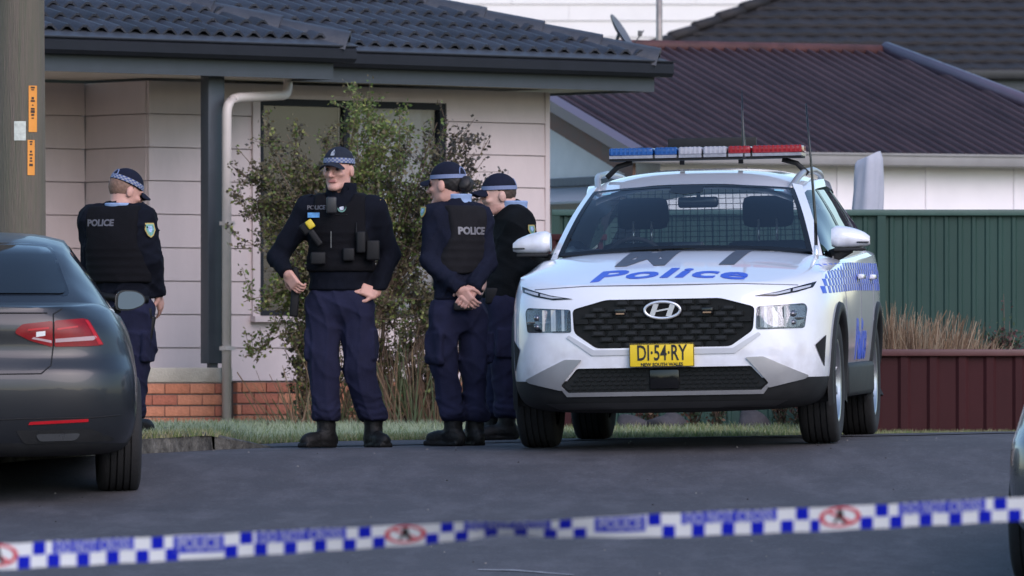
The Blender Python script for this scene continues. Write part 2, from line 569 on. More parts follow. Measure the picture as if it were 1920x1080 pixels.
def ht(px, ly=0.):
    """distance along the wall where a sight line through column px meets the local plane y=ly."""
    k = (px - 960) / FPX
    c, s = math.cos(PH), math.sin(PH)
    # X = HX + c t - s ly ; Y = HY + s t + c ly ; X = k Y
    return (k * (HY + c * ly) - HX + s * ly) / (c - k * s)
TC = ht(1026)             # right corner
TB = ht(278)              # corner of the porch recess
BD = .80                  # recess depth
BZ0, BP, NB = .315, .2575, 9
W0, W1, WZ0, WZ1 = ht(470), ht(836), .78, 2.53

def board(p0, p1, y, z0, z1, d=(1, 0)):
    """one plank: lower edge stands proud of the one below."""
    mb = MB()
    g = .0035
    if d == (1, 0):
        vs = [(p0, y - .016, z0 + g), (p1, y - .016, z0 + g), (p1, y - .006, z1 - g), (p0, y - .006, z1 - g), (p0, y + .02, z0 + g), (p1, y + .02, z0 + g), (p1, y + .02, z1 - g), (p0, y + .02, z1 - g)]
    else:   # return wall: runs along local y, faces -x
        vs = [(y - .016, p0, z0 + g), (y - .016, p1, z0 + g), (y - .006, p1, z1 - g), (y - .006, p0, z1 - g), (y + .02, p0, z0 + g), (y + .02, p1, z0 + g), (y + .02, p1, z1 - g), (y + .02, p0, z1 - g)]
    mb.add(vs, [(0, 1, 2, 3), (5, 4, 7, 6), (1, 5, 6, 2), (4, 0, 3, 7), (3, 2, 6, 7), (4, 5, 1, 0)])
    mb.build('weatherboard', board_m, house)
for k in range(NB):
    z0, z1 = BZ0 + k * BP, BZ0 + (k + 1) * BP
    if z1 <= WZ0 + .05 or z0 >= WZ1 - .05:
        board(TB, TC, 0, z0, z1)
    elif z0 < WZ0:
        board(TB, W0 - .0, 0, z0, z1); board(W1, TC, 0, z0, z1); board(W0, W1, 0, z0, WZ0)
    elif z1 > WZ1:
        board(TB, W0, 0, z0, z1); board(W1, TC, 0, z0, z1); board(W0, W1, 0, WZ1, z1)
    else:
        board(TB, W0, 0, z0, z1); board(W1, TC, 0, z0, z1)
    board(.022, BD - .012, TB, z0, z1, (0, 1))
    board(-5.0, TB - .018, BD, z0, z1)
mb = MB()                                         # the house's body behind the cladding
mb.box(TB + .02, W0 - .01, .03, .12, .0, 2.63); mb.box(W1 + .01, TC - .01, .03, .12, 0, 2.63)
mb.box(W0 - .01, W1 + .01, .03, .12, 0, WZ0 - .01); mb.box(W0 - .01, W1 + .01, .03, .12, WZ1 + .01, 2.63)
mb.box(-5, TB - .02, BD + .03, BD + .12, 0, 2.63); mb.box(TB + .025, TB + .1, .12, BD + .1, 0, 2.63)
mb.box(TC - .11, TC - .005, .12, 7, 0, 2.63); mb.box(-5, TC - .11, 7, 7.1, 0, 2.63)
mb.build('wall_core', board_m, house)
mb = MB(); mb.box(TC - .035, TC + .012, -.02, .04, BZ0, 2.63); mb.build('corner_trim', board_m, house)

# window: dark sliding frame, cream reveal and sill, blind behind one pane, curtain behind the other
win = MB()
fa, fb = ht(484), ht(834)
for a, b, c, d in ((fa, fb, WZ1 - .065, WZ1 - .012), (fa, fb, WZ0 + .045, WZ0 + .085), (fa, fa + .045, WZ0 + .085, WZ1 - .065), (fb - .06, fb, WZ0 + .085, WZ1 - .065)):
    win.box(a, b, -.012, .06, c, d)
wino = win.build('window', gutter_m, house)
mm = ht(650)
mb = MB(); mb.box(mm - .03, mm + .03, -.004, .055, WZ0 + .086, WZ1 - .066); mb.build('mullion', gutter_m, wino)
pane_m = glass('window_glass', (.78, .80, .82), alpha=.0)
for a, b in ((fa + .046, mm - .031), (mm + .031, fb - .061)):
    mb = MB(); mb.box(a, b, .02, .026, WZ0 + .086, WZ1 - .066); mb.build('pane', pane_m, wino)
mb = MB(); mb.box(fa - .02, mm, .10, .11, WZ0 - .02, WZ1 + .02); mb.build('blind', M('grey_blind', (.10, .094, .10), rough=.8, var=.08), wino)
mb = MB()
cw = []
for i in range(41):
    x = lerp(mm + .002, fb + .02, i / 40); cw.append((x, .12 + .02 * math.sin(i * 1.3)))
mb.grid([[(x, y, WZ0 - .02), (x, y, WZ1 + .02)] for x, y in cw]); mb.build('curtain', M('pale_curtain', (.58, .57, .60), rough=.9, var=.08, scale=3), wino)
mb = MB(); mb.box(W0, fa - .001, -.03, .06, WZ0, WZ1); mb.box(fb + .001, W1, -.022, .06, WZ0, WZ1); mb.box(W0, W1, -.021, .06, WZ1 - .011, WZ1 + .02)
mb.build('window_reveal', board_m, wino)
mb = MB(); mb.box(W0 - .01, W1 + .01, -.07, .05, WZ0 - .005, WZ0 + .04); mb.build('window_sill', board_m, wino)
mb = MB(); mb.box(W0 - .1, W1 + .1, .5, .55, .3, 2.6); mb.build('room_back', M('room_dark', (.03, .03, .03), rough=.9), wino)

# brickwork: every brick its own piece
def brick_mesh(l, i):
    mb = MB(); mb.box(0, l, -.055, .0, 0, .074, bev=.003)
    me = mb.mesh('brick'); me.materials.append(brick_ms[i]); return me
BR = {}
def brick_wall(t0, t1, y, z0, rows, shift=0.):
    mb = MB(); mb.box(t0, t1, y - .044, y + .03, z0 - .12, z0 + rows * .086); mb.build('mortar_bed', mortar, house)
    for r_ in range(-1, rows):
        x = t0 - (.12 if r_ % 2 else 0) - shift
        while x < t1 - .02:
            a, b = max(x, t0), min(x + .23, t1)
            if b - a > .02:
                key = (round(b - a, 3), random.randrange(3))
                if key not in BR: BR[key] = brick_mesh(key[0], key[1])
                o = link('brick', BR[key], None, house)
                o.location = (a, y + random.uniform(-.002, .002), z0 + r_ * .086 + .006)
                o.rotation_euler = (0, 0, random.uniform(-.003, .003))
            x += .24
PD = .95                                            # porch depth
TS = ht(436, -PD)                                   # porch slab's right end
brick_wall(ht(437), TC, 0, BZ0 - 4 * .086 - .006, 4, .07)
brick_wall(-3.2, ht(414, -PD + .05), -PD + .05, .302 - 4 * .086, 4)
mb = MB(); mb.box(-3.4, TS, -PD, BD, .305 - .0, .418, bev=.008); mb.build('porch_slab', M('porch_concrete', (.42, .39, .33), rough=.85, var=.18, scale=4, bump=.3), house)
# porch post and downpipe
p0, p1 = ht(385, -PD + .06), ht(415, -PD + .06)
mb = MB(); mb.box(p0, p1, -PD + .02, -PD + .12, .45, 2.66, bev=.004); mb.box(p0 + .04, p1 - .04, -PD + .05, -PD + .09, .415, .455)
mb.build('porch_post', dark_trim, house)
dy = -PD - .075
d0 = ht(425, dy)
def pipe(pts, r):
    out = []
    for i, p in enumerate(pts):
        p = Vector(p)
        if 0 < i < len(pts) - 1:
            a, b = (Vector(pts[i - 1]) - p).normalized(), (Vector(pts[i + 1]) - p).normalized()
            for k in range(5):
                t = k / 4
                out.append((p + a * .09) * (1 - t) ** 2 + p * 2 * t * (1 - t) + (p + b * .09) * t * t)
        else:
            out.append(p)
    return out
mb = MB()
e1 = ht(543, -.64)
mb.tube(pipe([(d0, dy, -.1), (d0, dy, 2.43), (d0 + .12, dy + .04, 2.475), (e1, -.62, 2.52), (e1, -.62, 2.75)], .04), .037, 14)
dp = mb.build('downpipe', cream_pipe, house)
for z in (.55, 1.5):
    mb = MB(); mb.box(d0 - .047, d0 + .047, dy - .044, dy + .03, z, z + .03); mb.build('pipe_strap', cream_pipe, dp)

# eaves: soffits, fascias, gutters
EM = -.60                    # main eave line
EZ = 2.632
TE = TC + .60
mb = MB(); mb.box(-5, TE - .02, EM + .02, BD, EZ + .02, EZ + .04); mb.build('soffit', soffit_m, house)
mb = MB(); mb.box(ht(610, -1.1), TE, EM - .02, EM + .02, EZ, EZ + .16); mb.box(TE - .02, TE + .02, EM + .021, 7, EZ, EZ + .16); mb.build('fascia', dark_trim, house)
def gutter(a, b, y, z, par, name='gutter'):
    prof = [(0, .0), (-.10, .0), (-.125, .03), (-.125, .095), (-.115, .115), (-.135, .118), (-.135, .128), (-.105, .128), (-.105, .03), (0, .03)]
    mb = MB(); n = len(prof)
    vs = [(x, y + p[0], z + p[1]) for x in (a, b) for p in prof]
    fs = [(i, (i + 1) % n, (i + 1) % n + n, i + n) for i in range(n)] + [tuple(range(n)), tuple(range(2 * n - 1, n - 1, -1))]
    mb.add(vs, fs)
    return mb.build(name, gutter_m, par)
gutter(ht(600, -1.0), TE + .10, EM - .021, EZ + .115, house)
LE = -1.10                   # left wing eave
TL = ht(622, LE)
mb = MB(); mb.box(-5, TL, LE - .02, LE + .02, EZ - .003, EZ + .16); mb.box(TL - .04, TL, LE + .021, EM - .021, EZ - .003, EZ + .16); mb.build('fascia', dark_trim, house)
mb = MB(); mb.box(-5, TL - .041, LE + .021, EM + .018, EZ + .012, EZ + .03); mb.build('soffit', soffit_m, house)
gutter(-5, ht(662, LE - .1), LE - .021, EZ + .125, house)

# roofs: concrete tiles laid one by one
TP = math.tan(R(18.6)); SL = R(18.6)
def tile_geo():
    w, L, n = .322, .40, 10
    top, und = [], []
    for i in range(n + 1):
        x = w * i / n
        ph = (x / .161) % 1
        z = .058 * max(0, math.sin(ph * math.pi)) ** 1.3 if i not in (0, n) else .0
        top.append((x, z))
    mb = MB()
    P = [[(x, -.0, z), (x, L, z)] for x, z in top]
    mb.grid(P, smooth=True)
    mb.grid([[(x, 0, z), (x, 0.0, z - .020)] for x, z in top], smooth=False)
    mb.grid([[(x, 0.0, z - .020), (x, L, z - .016)] for x, z in top], smooth=True)
    return mb.mesh('roof_tile')
TILES = []
for m in tile_ms:
    me = tile_geo(); me.materials.append(m); TILES.append(me)
def lay_tiles(name, eave_y, eave_z, t_lo, t_hi, rows, keep, clip=None):
    root = None
    mbp = MB()                                       # the deck below the tiles
    y1 = 3.3
    hip0 = clip[0] if clip else t_hi
    mbp.add([(t_lo, eave_y, eave_z - .03), (hip0, eave_y, eave_z - .03), (hip0 - (y1 - eave_y), y1, eave_z - .03 + TP * (y1 - eave_y)), (t_lo, y1, eave_z - .03 + TP * (y1 - eave_y))], [(0, 1, 2, 3)])
    if clip:
        mbp.add([(hip0, eave_y, eave_z - .03), (hip0, 9, eave_z - .03), (hip0 - (y1 - eave_y), 9, eave_z - .03 + TP * (y1 - eave_y)), (hip0 - (y1 - eave_y), y1, eave_z - .03 + TP * (y1 - eave_y))], [(0, 1, 2, 3)])
    root = mbp.build(name, tile_ms[2], house, fix=False)
    gauge = .32 * math.cos(SL)
    for r_ in range(rows):
        y = eave_y + .02 + r_ * gauge
        z = eave_z + .008 + TP * (y - eave_y)
        x = t_lo - (0 if r_ % 2 else .161)
        while x < t_hi:
            if keep(x + .16, y + .15):
                me = random.choice(TILES)
                o = link('roof_tile', me, None, root)
                o.location = (x, y, z + .026 + random.uniform(0, .004))
                o.rotation_euler = (SL - .095, 0, random.uniform(-.004, .004))
                if clip and x + .33 > clip[0] - (y - eave_y) - .42:
                    # trim the tile along the hip
                    me2 = me.copy()
                    bm = bmesh.new(); bm.from_mesh(me2)
                    mat_ = Matrix.Translation(o.location) @ o.rotation_euler.to_matrix().to_4x4()
                    bm.transform(mat_)
                    bmesh.ops.bisect_plane(bm, geom=bm.verts[:] + bm.edges[:] + bm.faces[:], plane_co=(clip[0], eave_y, 0), plane_no=(1, 1, 0), clear_outer=True)
                    bm.transform(mat_.inverted())
                    if len(bm.faces) == 0:
                        bm.free(); bpy.data.objects.remove(o)
                    else:
                        bm.to_mesh(me2); bm.free(); o.data = me2
            x += .322
    return root
def ridge_caps(root, p, q, n, w=.13):
    p, q = Vector(p), Vector(q)
    d = (q - p).normalized(); L = (q - p).length
    side = d.cross(Vector((0, 0, 1))).normalized(); up = side.cross(d).normalized()
    prof = [(-w, -.075), (-w * .8, -.01), (-w * .4, .055), (0, .075), (w * .4, .055), (w * .8, -.01), (w, -.075)]
    for k in range(n):
        a = p + d * (L * k / n - .03); b = p + d * (L * (k + 1) / n + .01)
        mb = MB()
        mb.grid([[a + side * u * 1.06 + up * (v + .028), b + side * u * .97 + up * (v + .004)] for u, v in prof])
        mb.grid([[a + side * u * 1.06 + up * (v + .028), a + side * u * 1.06 + up * (v - .006)] for u, v in prof], smooth=False)
        mb.build('ridge_cap', cap_m, root, fix=False)
HE = TE - .03
mz = EZ + .235
mr = lay_tiles('main_roof', EM - .06, mz, ht(560, -.6), HE + .1, 9, lambda t, y: t > ht(640, -1.2) - (y + 1.2) - .45, (HE, 0))
ridge_caps(mr, (HE, EM - .06, mz + .02), (HE - 3.3, EM - .06 + 3.3, mz + TP * 3.3 + .02), 10)
WH = ht(652, LE - .1)
wz = EZ + .255
wr = lay_tiles('wing_roof', LE - .06, wz, -3.6, WH + .1, 8, lambda t, y: True, (WH, 0))
ridge_caps(wr, (WH, LE - .06, wz + .02), (WH - 2.6, LE - .06 + 2.6, wz + TP * 2.6 + .02), 7)
# gutter guards: flat strips that bridge from gutter lip to the first course
gg = M('gutter_guard', (.050, .058, .072), rough=.55, var=.15, scale=9)
for nm, a, b, y, z in (('gutter_guard', ht(615, -1.2), TE + .03, EM - .15, EZ + .247), ('gutter_guard', -5, ht(650, LE), LE - .15, EZ + .257)):
    mb = MB(); mb.add([(a, y, z), (b, y, z), (b - .1, y + .17, z + .06), (a, y + .17, z + .06), (a, y, z - .006), (b, y, z - .006), (b - .1, y + .17, z + .054), (a, y + .17, z + .054)], [(0, 1, 2, 3), (7, 6, 5, 4), (0, 4, 5, 1)])
    mb.build(nm, gg, house)

# ------------------------------------------------------------------ red corrugated house
P2 = R(25)
rx = (1560 - 960) / FPX * 71.5
h2 = empty('corrugated_roof_house', (rx, 71.5, gz(rx, 71.5)), P2, 'pale house with low maroon corrugated iron roof', 'house')
Z2 = h2.location.z
def h2l(px, py, ly):
    """local (t, z) seen at pixel on the local plane y=ly."""
    k = (px - 960) / FPX; c, s = math.cos(P2), math.sin(P2)
    t = (k * (71.5 + c * ly) - rx + s * ly) / (c - k * s)
    Y = 71.5 + s * t + c * ly
    return t, EYE + (HORIZON - py) / FPX * Y - Z2
iron = M('maroon_iron', (.062, .033, .037), rough=.5, var=.25, scale=2, c2=(.088, .052, .057), spec=.4, stretch=(3, .4, 1))
iron_rust = M('rusty_iron', (.075, .028, .027), rough=.7, var=.4, scale=5)
pale_wall = M('pale_sheet', (.88, .83, .86), rough=.7, var=.05, scale=1.5)
lgrey = M('grey_metal_gutter', (.26, .25, .25), rough=.4, var=.12, scale=3)
Rr = 3.81
_, zg = h2l(1700, 297, 0.)
tp2 = .285
tr, _ = h2l(1660, 107, Rr)                            # ridge end
tl, _ = h2l(1032, 190, Rr * .6); tl -= .30                       # left verge
def corrugated(name, t0, t1, hipfun, mat, par):
    """one roof sheet with its corrugations, trimmed at the hip."""
    mb = MB(); pitch = .125
    rows = []
    for i in range(int(round((t1 - t0) / pitch))):
        for f, z in ((0, 0), (.34, 0), (.42, .034), (.50, .042), (.58, .034), (.66, 0)):
            t = t0 + (i + f) * pitch
            y1 = min(Rr, hipfun(t))
            rows.append([(t, -.06, zg + z - .06 * tp2 + .03), (t, max(y1, -.05), zg + tp2 * max(y1, -.05) + z + .03)])
    rows.append([(t1, p_[1], p_[2] - (.0)) for p_ in rows[-1]])
    mb.grid(rows, smooth=False)
    return mb.build(name, mat, par, fix=False)
e_r = .22
hip = lambda t: Rr - (t - tr) / e_r if t > tr else Rr
t = tl
while t < tr + e_r * Rr + .0:
    corrugated('roof_sheet', t, t + .75, hip, iron, h2)
    t += .7501
mb = MB()
mb.tube([(tl, Rr, zg + tp2 * Rr + .05), (tr + .02, Rr, zg + tp2 * Rr + .05)], .06, 10); mb.build('ridge_cap', iron_rust, h2)
mb = MB(); mb.tube([(tr, Rr, zg + tp2 * Rr + .07), (tr + e_r * (Rr + .05), -.05, zg + .07)], .07, 10); mb.build('hip_cap', M('faded_maroon', (.12, .09, .12), rough=.4, var=.1), h2)
mb = MB(); mb.box(tl - .05, tr + e_r * Rr + .2, -.17, -.05, zg - .075, zg + .035, bev=.015); mb.box(tl - .05, tr + e_r * Rr + .2, -.185, -.17, zg + .02, zg + .04); mb.build('gutter', lgrey, h2)
mb = MB(); mb.box(tl + .3, tr + e_r * Rr, -.04, .1, zg - .029, zg - .012); mb.build('soffit', soffit_m, h2)
k = 0
t = tl + .32
while t < tr + 1.2:                                   # wall sheets with cover joints
    mb = MB(); mb.box(t + .003, t + .897, .10, .14, .0, zg - .03); mb.build('wall_panel', pale_wall, h2)
    mb = MB(); mb.box(t + .88, t + .92, .085, .0999, .0, zg - .03); mb.build('cover_strip', pale_wall, h2)
    t += .9
# gable end on the left: barge board, grey cladding, fretted valance, little awning
mb = MB()
b0, b1 = (-.06, zg - .06 * tp2), (Rr, zg + tp2 * Rr)
mb.add([(tl - .02, b0[0], b0[1] + .07), (tl - .02, b1[0], b1[1] + .07), (tl - .02, b1[0], b1[1] - .03), (tl - .02, b0[0], b0[1] - .03),
        (tl + .1, b0[0], b0[1] + .085), (tl + .1, b1[0], b1[1] + .085), (tl + .1, b1[0], b1[1] - .03), (tl + .1, b0[0], b0[1] - .03)], [(0, 1, 2, 3), (4, 5, 1, 0), (7, 6, 5, 4), (3, 2, 6, 7)])
mb.build('verge_cap', M('faded_maroon', (.17, .13, .17)), h2)
mb = MB()
mb.add([(tl + .02, b0[0] + .05, b0[1] - .03), (tl + .02, b1[0], b1[1] - .03), (tl + .02, b1[0], b1[1] - .20), (tl + .02, b0[0] + .05, b0[1] - .20),
        (tl + .05, b0[0] + .05, b0[1] - .03), (tl + .05, b1[0], b1[1] - .03), (tl + .05, b1[0], b1[1] - .20), (tl + .05, b0[0] + .05, b0[1] - .20)], [(0, 1, 2, 3), (7, 6, 5, 4), (3, 2, 6, 7), (0, 3, 7, 4)])
mb.build('barge_board', M('weathered_barge', (.23, .17, .13), rough=.8, var=.4, scale=4, c2=(.20, .09, .06)), h2)
mb = MB(); mb.add([(tl + .3, 0, zg - .15), (tl + .3, 8, zg - .15), (tl + .3, 8, zg + .3), (tl + .3, Rr, zg + tp2 * Rr), (tl + .3, 0, zg)], [(0, 1, 2, 3, 4)])
mb.build('gable', M('grey_gable', (.82, .76, .72), rough=.6, var=.06), h2)
mb = MB(); mb.box(tl + .3, tl + .36, .29, 8, 0, zg - .15); mb.build('end_wall', pale_wall, h2)
mb = MB()
for i in range(40):
    y = .0 + i * .09
    mb.prism([(y, zg - .16), (y + .088, zg - .16), (y + .088, zg - .22), (y + .066, zg - .245), (y + .044, zg - .225), (y + .022, zg - .245), (y, zg - .22)], tl + .24, tl + .26, T=Matrix(((0, 1, 0, 0), (1, 0, 0, 0), (0, 0, 1, 0), (0, 0, 0, 1))))
mb.build('valance', M('dark_fret', (.12, .13, .15), rough=.6), h2)
mb = MB(); mb.add([(tl + .25, -.1, zg - .25), (tl + .25, 5, zg - .25), (tl - .3, 5, zg - .40), (tl - .3, -.1, zg - .40), (tl + .25, -.1, zg - .27), (tl + .25, 5, zg - .27), (tl - .3, 5, zg - .42), (tl - .3, -.1, zg - .42)], [(0, 1, 2, 3), (7, 6, 5, 4), (3, 2, 6, 7), (0, 3, 7, 4)])
mb.build('awning', M('awning_grey', (.30, .33, .37), rough=.5), h2)

# mast on the ridge
pm = at(1236, 95, 75.5)
mb = MB(); mb.tube([(0, 0, -.45), (0, 0, .55)], [.03, .03], 10); mb.tube([(0, 0, -.45), (0, 0, -.1)], .036, 10)
o = mb.build('roof_mast', M('galvanised', (.33, .29, .26), rough=.5, metal=.3, var=.3, scale=4)); o.location = pm
tag(o, 'upright galvanised pipe mast rising from the maroon roof ridge', 'mast')
# satellite dish, seen nearly edge-on
pd = at(1163, 62, 73.5)
dish = empty('satellite_dish', pd, 0, 'grey satellite dish beside the cottage roof edge', 'satellite dish')
mb = MB(); rows = []
for i in range(9):
    r_ = .19 * i / 8
    rows.append([(r_ * math.cos(a) * .9, -.02 + 1.05 * r_ * r_, r_ * math.sin(a)) for a in np.linspace(0, 2 * math.pi, 33)])
TD = Vector((.80, -.20, .52)).to_track_quat('Y', 'Z').to_matrix().to_4x4()
mb.grid(rows, T=TD)
mb.grid([[(x, y + .008, z) for x, y, z in r_] for r_ in rows], T=TD)
mb.build('reflector', M('dish_grey', (.12, .13, .15), rough=.5), dish)
mb = MB(); mb.tube([(-.01, .02, 0), (-.03, .04, -.06), (-.03, .04, -.42)], .016, 8); mb.build('mounting_arm', M('dish_arm', (.1, .1, .1), rough=.5), dish)
mb = MB(); mb.tube([TD @ Vector((0, .01, -.17)), TD @ Vector((0, .2, -.10))], .006, 6); mb.box(.16, .2, -.07, -.03, -.03, .02, bev=.006); mb.build('feed_horn', M('dish_arm', (.1, .1, .1)), dish)

# ------------------------------------------------------------------ dark tiled house behind
Y3 = 104.
h3 = empty('dark_tiled_house', (at(1700, 0, Y3).x, Y3, gz(0, Y3)), R(2), 'brown-black tiled roof house behind the maroon roof', 'house')
z3 = h3.location.z; x3 = h3.location.x
def l3(px, py): p = at(px, py, Y3); return p.x - x3, p.z - z3
ex, ez = l3(1740, 136)
ht0 = l3(1205, 100); 
tan3 = math.tan(R(23)); g3 = .30
dk = [M('umber_tile', (.018, .0155, .0165), rough=.75, var=.3, scale=3, bump=.3), M('umber_tile_b', (.021, .018, .019), rough=.75, var=.3, scale=3, bump=.3)]
cor = 6.0
r_ = 0
ex_l = l3(1120, 136)[0]
while r_ < 26:                                        # one stepped course after another
    y0 = r_ * g3; z0 = ez + r_ * g3 * tan3
    xa = ex_l + y0 * 1.02; xb = 8.
    n = int((xb - xa) / .15)
    mb = MB(); row = []
    for i in range(n * 2 + 1):
        x = xa + i * .075
        w = .009 * math.sin(math.pi * i / 2 + (r_ % 2) * math.pi / 2) 
        row.append([(x, y0 - .03, z0 + .018), (x, y0 - .03, z0 + .055 + w), (x, y0 + g3, z0 + g3 * tan3 + .02 + w)])
    mb.grid(row, smooth=False)
    mb.build('tile_course', dk[r_ % 2], h3, fix=False)
    r_ += 1
mb = MB(); mb.add([(ex_l, 0, ez), (9, 0, ez), (9, 8, ez + 8 * tan3), (ex_l + 8, 8, ez + 8 * tan3)], [(0, 1, 2, 3)]); mb.add([(ex_l, 0, ez), (ex_l + 8, 8, ez + 8 * tan3), (ex_l + 8, 16, ez)], [(0, 1, 2)]); mb.build('roof_deck', dk[0], h3, fix=False)
n = 24
for k in range(n):                                    # stepped hip capping against the pale wall
    a = Vector((ex_l + 8 * k / n, 8 * k / n * .98 - .05, ez + 8 * tan3 * k / n)); b = Vector((ex_l + 8 * (k + 1.05) / n, 8 * (k + 1.05) / n * .98 - .05, ez + 8 * tan3 * (k + 1.05) / n))
    mb = MB(); mb.tube([a + Vector((0, 0, .075)), b + Vector((0, 0, .045))], [.075, .065], 8); mb.build('hip_cap', dk[k % 2], h3)
mb = MB(); mb.box(ex_l - .05, 9, -.16, -.03, ez - .09, ez + .03, bev=.01); mb.build('gutter', M('black_gutter', (.02, .02, .022), rough=.35), h3)
mb = MB(); mb.box(ex_l - .05, 9, -.029, .02, ez - .24, ez - .0); mb.build('fascia', M('slate_fascia', (.055, .065, .075), rough=.5), h3)
mb = MB(); mb.box(ex_l + .5, 9, .6, .75, 0, ez - .02); mb.build('wall', M('brown_wall', (.10, .085, .075), rough=.8), h3)
wx0, wz0 = l3(1895, 205)
mb = MB(); mb.box(wx0, wx0 + .12, .5, .599, .3, ez - .1); mb.build('window_frame', M('cream_frame', (.5, .46, .4)), h3)

# ------------------------------------------------------------------ pale house far behind
Y4 = 126.
h4 = empty('far_pale_house', (at(1150, 0, Y4).x, Y4, gz(0, Y4)), R(1.2), 'tall bright cream board wall of the farthest house', 'house')
pale4 = M('pale_cream_board', (.88, .84, .79), rough=.6, var=.04, scale=1)  # one even near-white cream for all the boards
zb4 = .3
for k in range(34):
    mb = MB(); z0 = zb4 + k * .2583
    off = 0.
    for xa, xb in ((-4.2, -1.6 + .9 * (k % 2)), (-1.6 + .9 * (k % 2) + .004, 1.3 + .7 * (k % 2)), (1.3 + .7 * (k % 2) + .004, 6)):
        mb = MB()
        mb.add([(xa, -.03, z0 + .004), (xb, -.03, z0 + .004), (xb, -.01, z0 + .2545), (xa, -.01, z0 + .2545), (xa, .02, z0 + .004), (xb, .02, z0 + .004), (xb, .02, z0 + .2545), (xa, .02, z0 + .2545)], [(0, 1, 2, 3), (5, 4, 7, 6), (1, 5, 6, 2), (4, 0, 3, 7), (3, 2, 6, 7), (4, 5, 1, 0)])
        mb.build('weatherboard', pale4, h4)
mb = MB(); mb.box(-4.2, 6, .03, 5, 0, zb4 + 34 * .2583); mb.build('wall_core', M('board_shadow_gap', (.3, .28, .25)), h4)
mb = MB(); mb.prism([(-4.7, 9.0), (6.5, 9.0), (.9, 11)], -.4, 5.4); mb.build('roof', dk[0], h4)
# ------------------------------------------------------------------ vehicles: shared helpers
tyre_m = M('tyre_rubber', (.014, .014, .015), rough=.8, var=.2, scale=20, bump=.2, bscale=80)
rim_m = M('alloy', (.45, .46, .48), rough=.3, metal=.9, var=.05)
black_pl = M('black_plastic', (.017, .0175, .0185), rough=.6, spec=.3, var=.15, scale=15, bump=.1, bscale=200)
gloss_bk = M('gloss_black', (.006, .006, .007), rough=.12, var=.05)
grille_m = M('grille_black', (.004, .0042, .005), rough=.45, spec=.3, var=.1)
grille_hi = M('grille_grey', (.018, .019, .022), rough=.4, spec=.3, var=.1)
chrome = M('chrome', (.78, .79, .82), rough=.2, metal=.6, var=.03)
white_p = M('white_paint', (.76, .77, .82), rough=.3, var=.035, scale=1.2, coat=1., rvar=.05)
def grime(m, z0, z1, amount, c):
    """road dirt thrown up on the lower panels: broken-up film, thicker towards the sills."""
    nt = m.node_tree; b = nt.nodes['Principled BSDF']; old = b.inputs['Base Color'].links[0].from_socket
    tc = nt.nodes.new('ShaderNodeTexCoord'); sx = nt.nodes.new('ShaderNodeSeparateXYZ'); nt.links.new(tc.outputs['Object'], sx.inputs[0])
    mr = nt.nodes.new('ShaderNodeMapRange'); mr.inputs['From Min'].default_value = z1; mr.inputs['From Max'].default_value = z0; nt.links.new(sx.outputs[2], mr.inputs['Value'])
    n = nt.nodes.new('ShaderNodeTexNoise'); n.inputs['Scale'].default_value = 9; n.inputs['Detail'].default_value = 8; nt.links.new(tc.outputs['Object'], n.inputs['Vector'])
    n2 = nt.nodes.new('ShaderNodeMapRange'); n2.inputs['From Min'].default_value = .4; n2.inputs['From Max'].default_value = .7; n2.inputs['To Max'].default_value = amount; nt.links.new(n.outputs['Fac'], n2.inputs['Value'])
    ml = nt.nodes.new('ShaderNodeMath'); ml.operation = 'MULTIPLY'; nt.links.new(mr.outputs[0], ml.inputs[0]); nt.links.new(n2.outputs[0], ml.inputs[1])
    mx = nt.nodes.new('ShaderNodeMix'); mx.data_type = 'RGBA'; nt.links.new(ml.outputs[0], mx.inputs[0]); nt.links.new(old, mx.inputs[6]); mx.inputs[7].default_value = (*c, 1)
    nt.links.new(mx.outputs[2], b.inputs['Base Color'])
grime(white_p, .35, .85, .45, (.30, .27, .24))
silver_p = M('satin_silver', (.42, .42, .43), rough=.38, metal=.55, var=.06)
police_blue = M('police_blue', (.02, .08, .55), rough=.35, var=.08)
letter_grey = M('letter_grey', (.055, .058, .075), rough=.4, var=.05)
arch_dark = M('wheel_well', (.006, .006, .006), rough=.95)

def shell(rings, mat, crease=(), sub=2, name='body'):
    """half rings (x>=0, bottom centre ... top centre), mirrored, lofted, capped and subdivided."""
    K = len(rings[0])
    full = []
    for r_ in rings:
        left = [(-p[0], p[1], p[2]) for p in r_[1:-1]][::-1]
        full.append([tuple(p) for p in r_] + left)
    n = len(full[0])
    bm = bmesh.new()
    V = [[bm.verts.new(p) for p in r_] for r_ in full]
    for i in range(len(V) - 1):
        for k in range(n):
            bm.faces.new((V[i][k], V[i][(k + 1) % n], V[i + 1][(k + 1) % n], V[i + 1][k]))
    # caps: ladder of quads between right and left halves
    for row in (V[0], V[-1]):
        for k in range(K - 1):
            a, b = row[k], row[k + 1]
            c, d = row[(n - k - 1) % n], row[(n - k) % n]
            q = [a, b, c, d]
            q2 = []
            for v in q:
                if v not in q2: q2.append(v)
            if len(q2) >= 3: bm.faces.new(q2)
    cl = bm.edges.layers.float.new('crease_edge')
    for (i0, i1, k, w) in crease:                     # crease along ring position k between rings i0..i1
        for kk in {k, (n - k) % n}:
            for i in range(i0, min(i1, len(V) - 1)):
                e = bm.edges.get((V[i][kk], V[i + 1][kk]))
                if e: e[cl] = w
    bmesh.ops.recalc_face_normals(bm, faces=bm.faces)
    me = bpy.data.meshes.new(name); bm.to_mesh(me); bm.free()
    o = bpy.data.objects.new(name, me); COL.objects.link(o)
    md = o.modifiers.new('s', 'SUBSURF'); md.levels = sub; md.render_levels = sub
    return o

def bake(o):
    dg = bpy.context.evaluated_depsgraph_get()
    me = bpy.data.meshes.new_from_object(o.evaluated_get(dg))
    o.modifiers.clear()
    old = o.data; o.data = me
    bpy.data.meshes.remove(old)
    return o

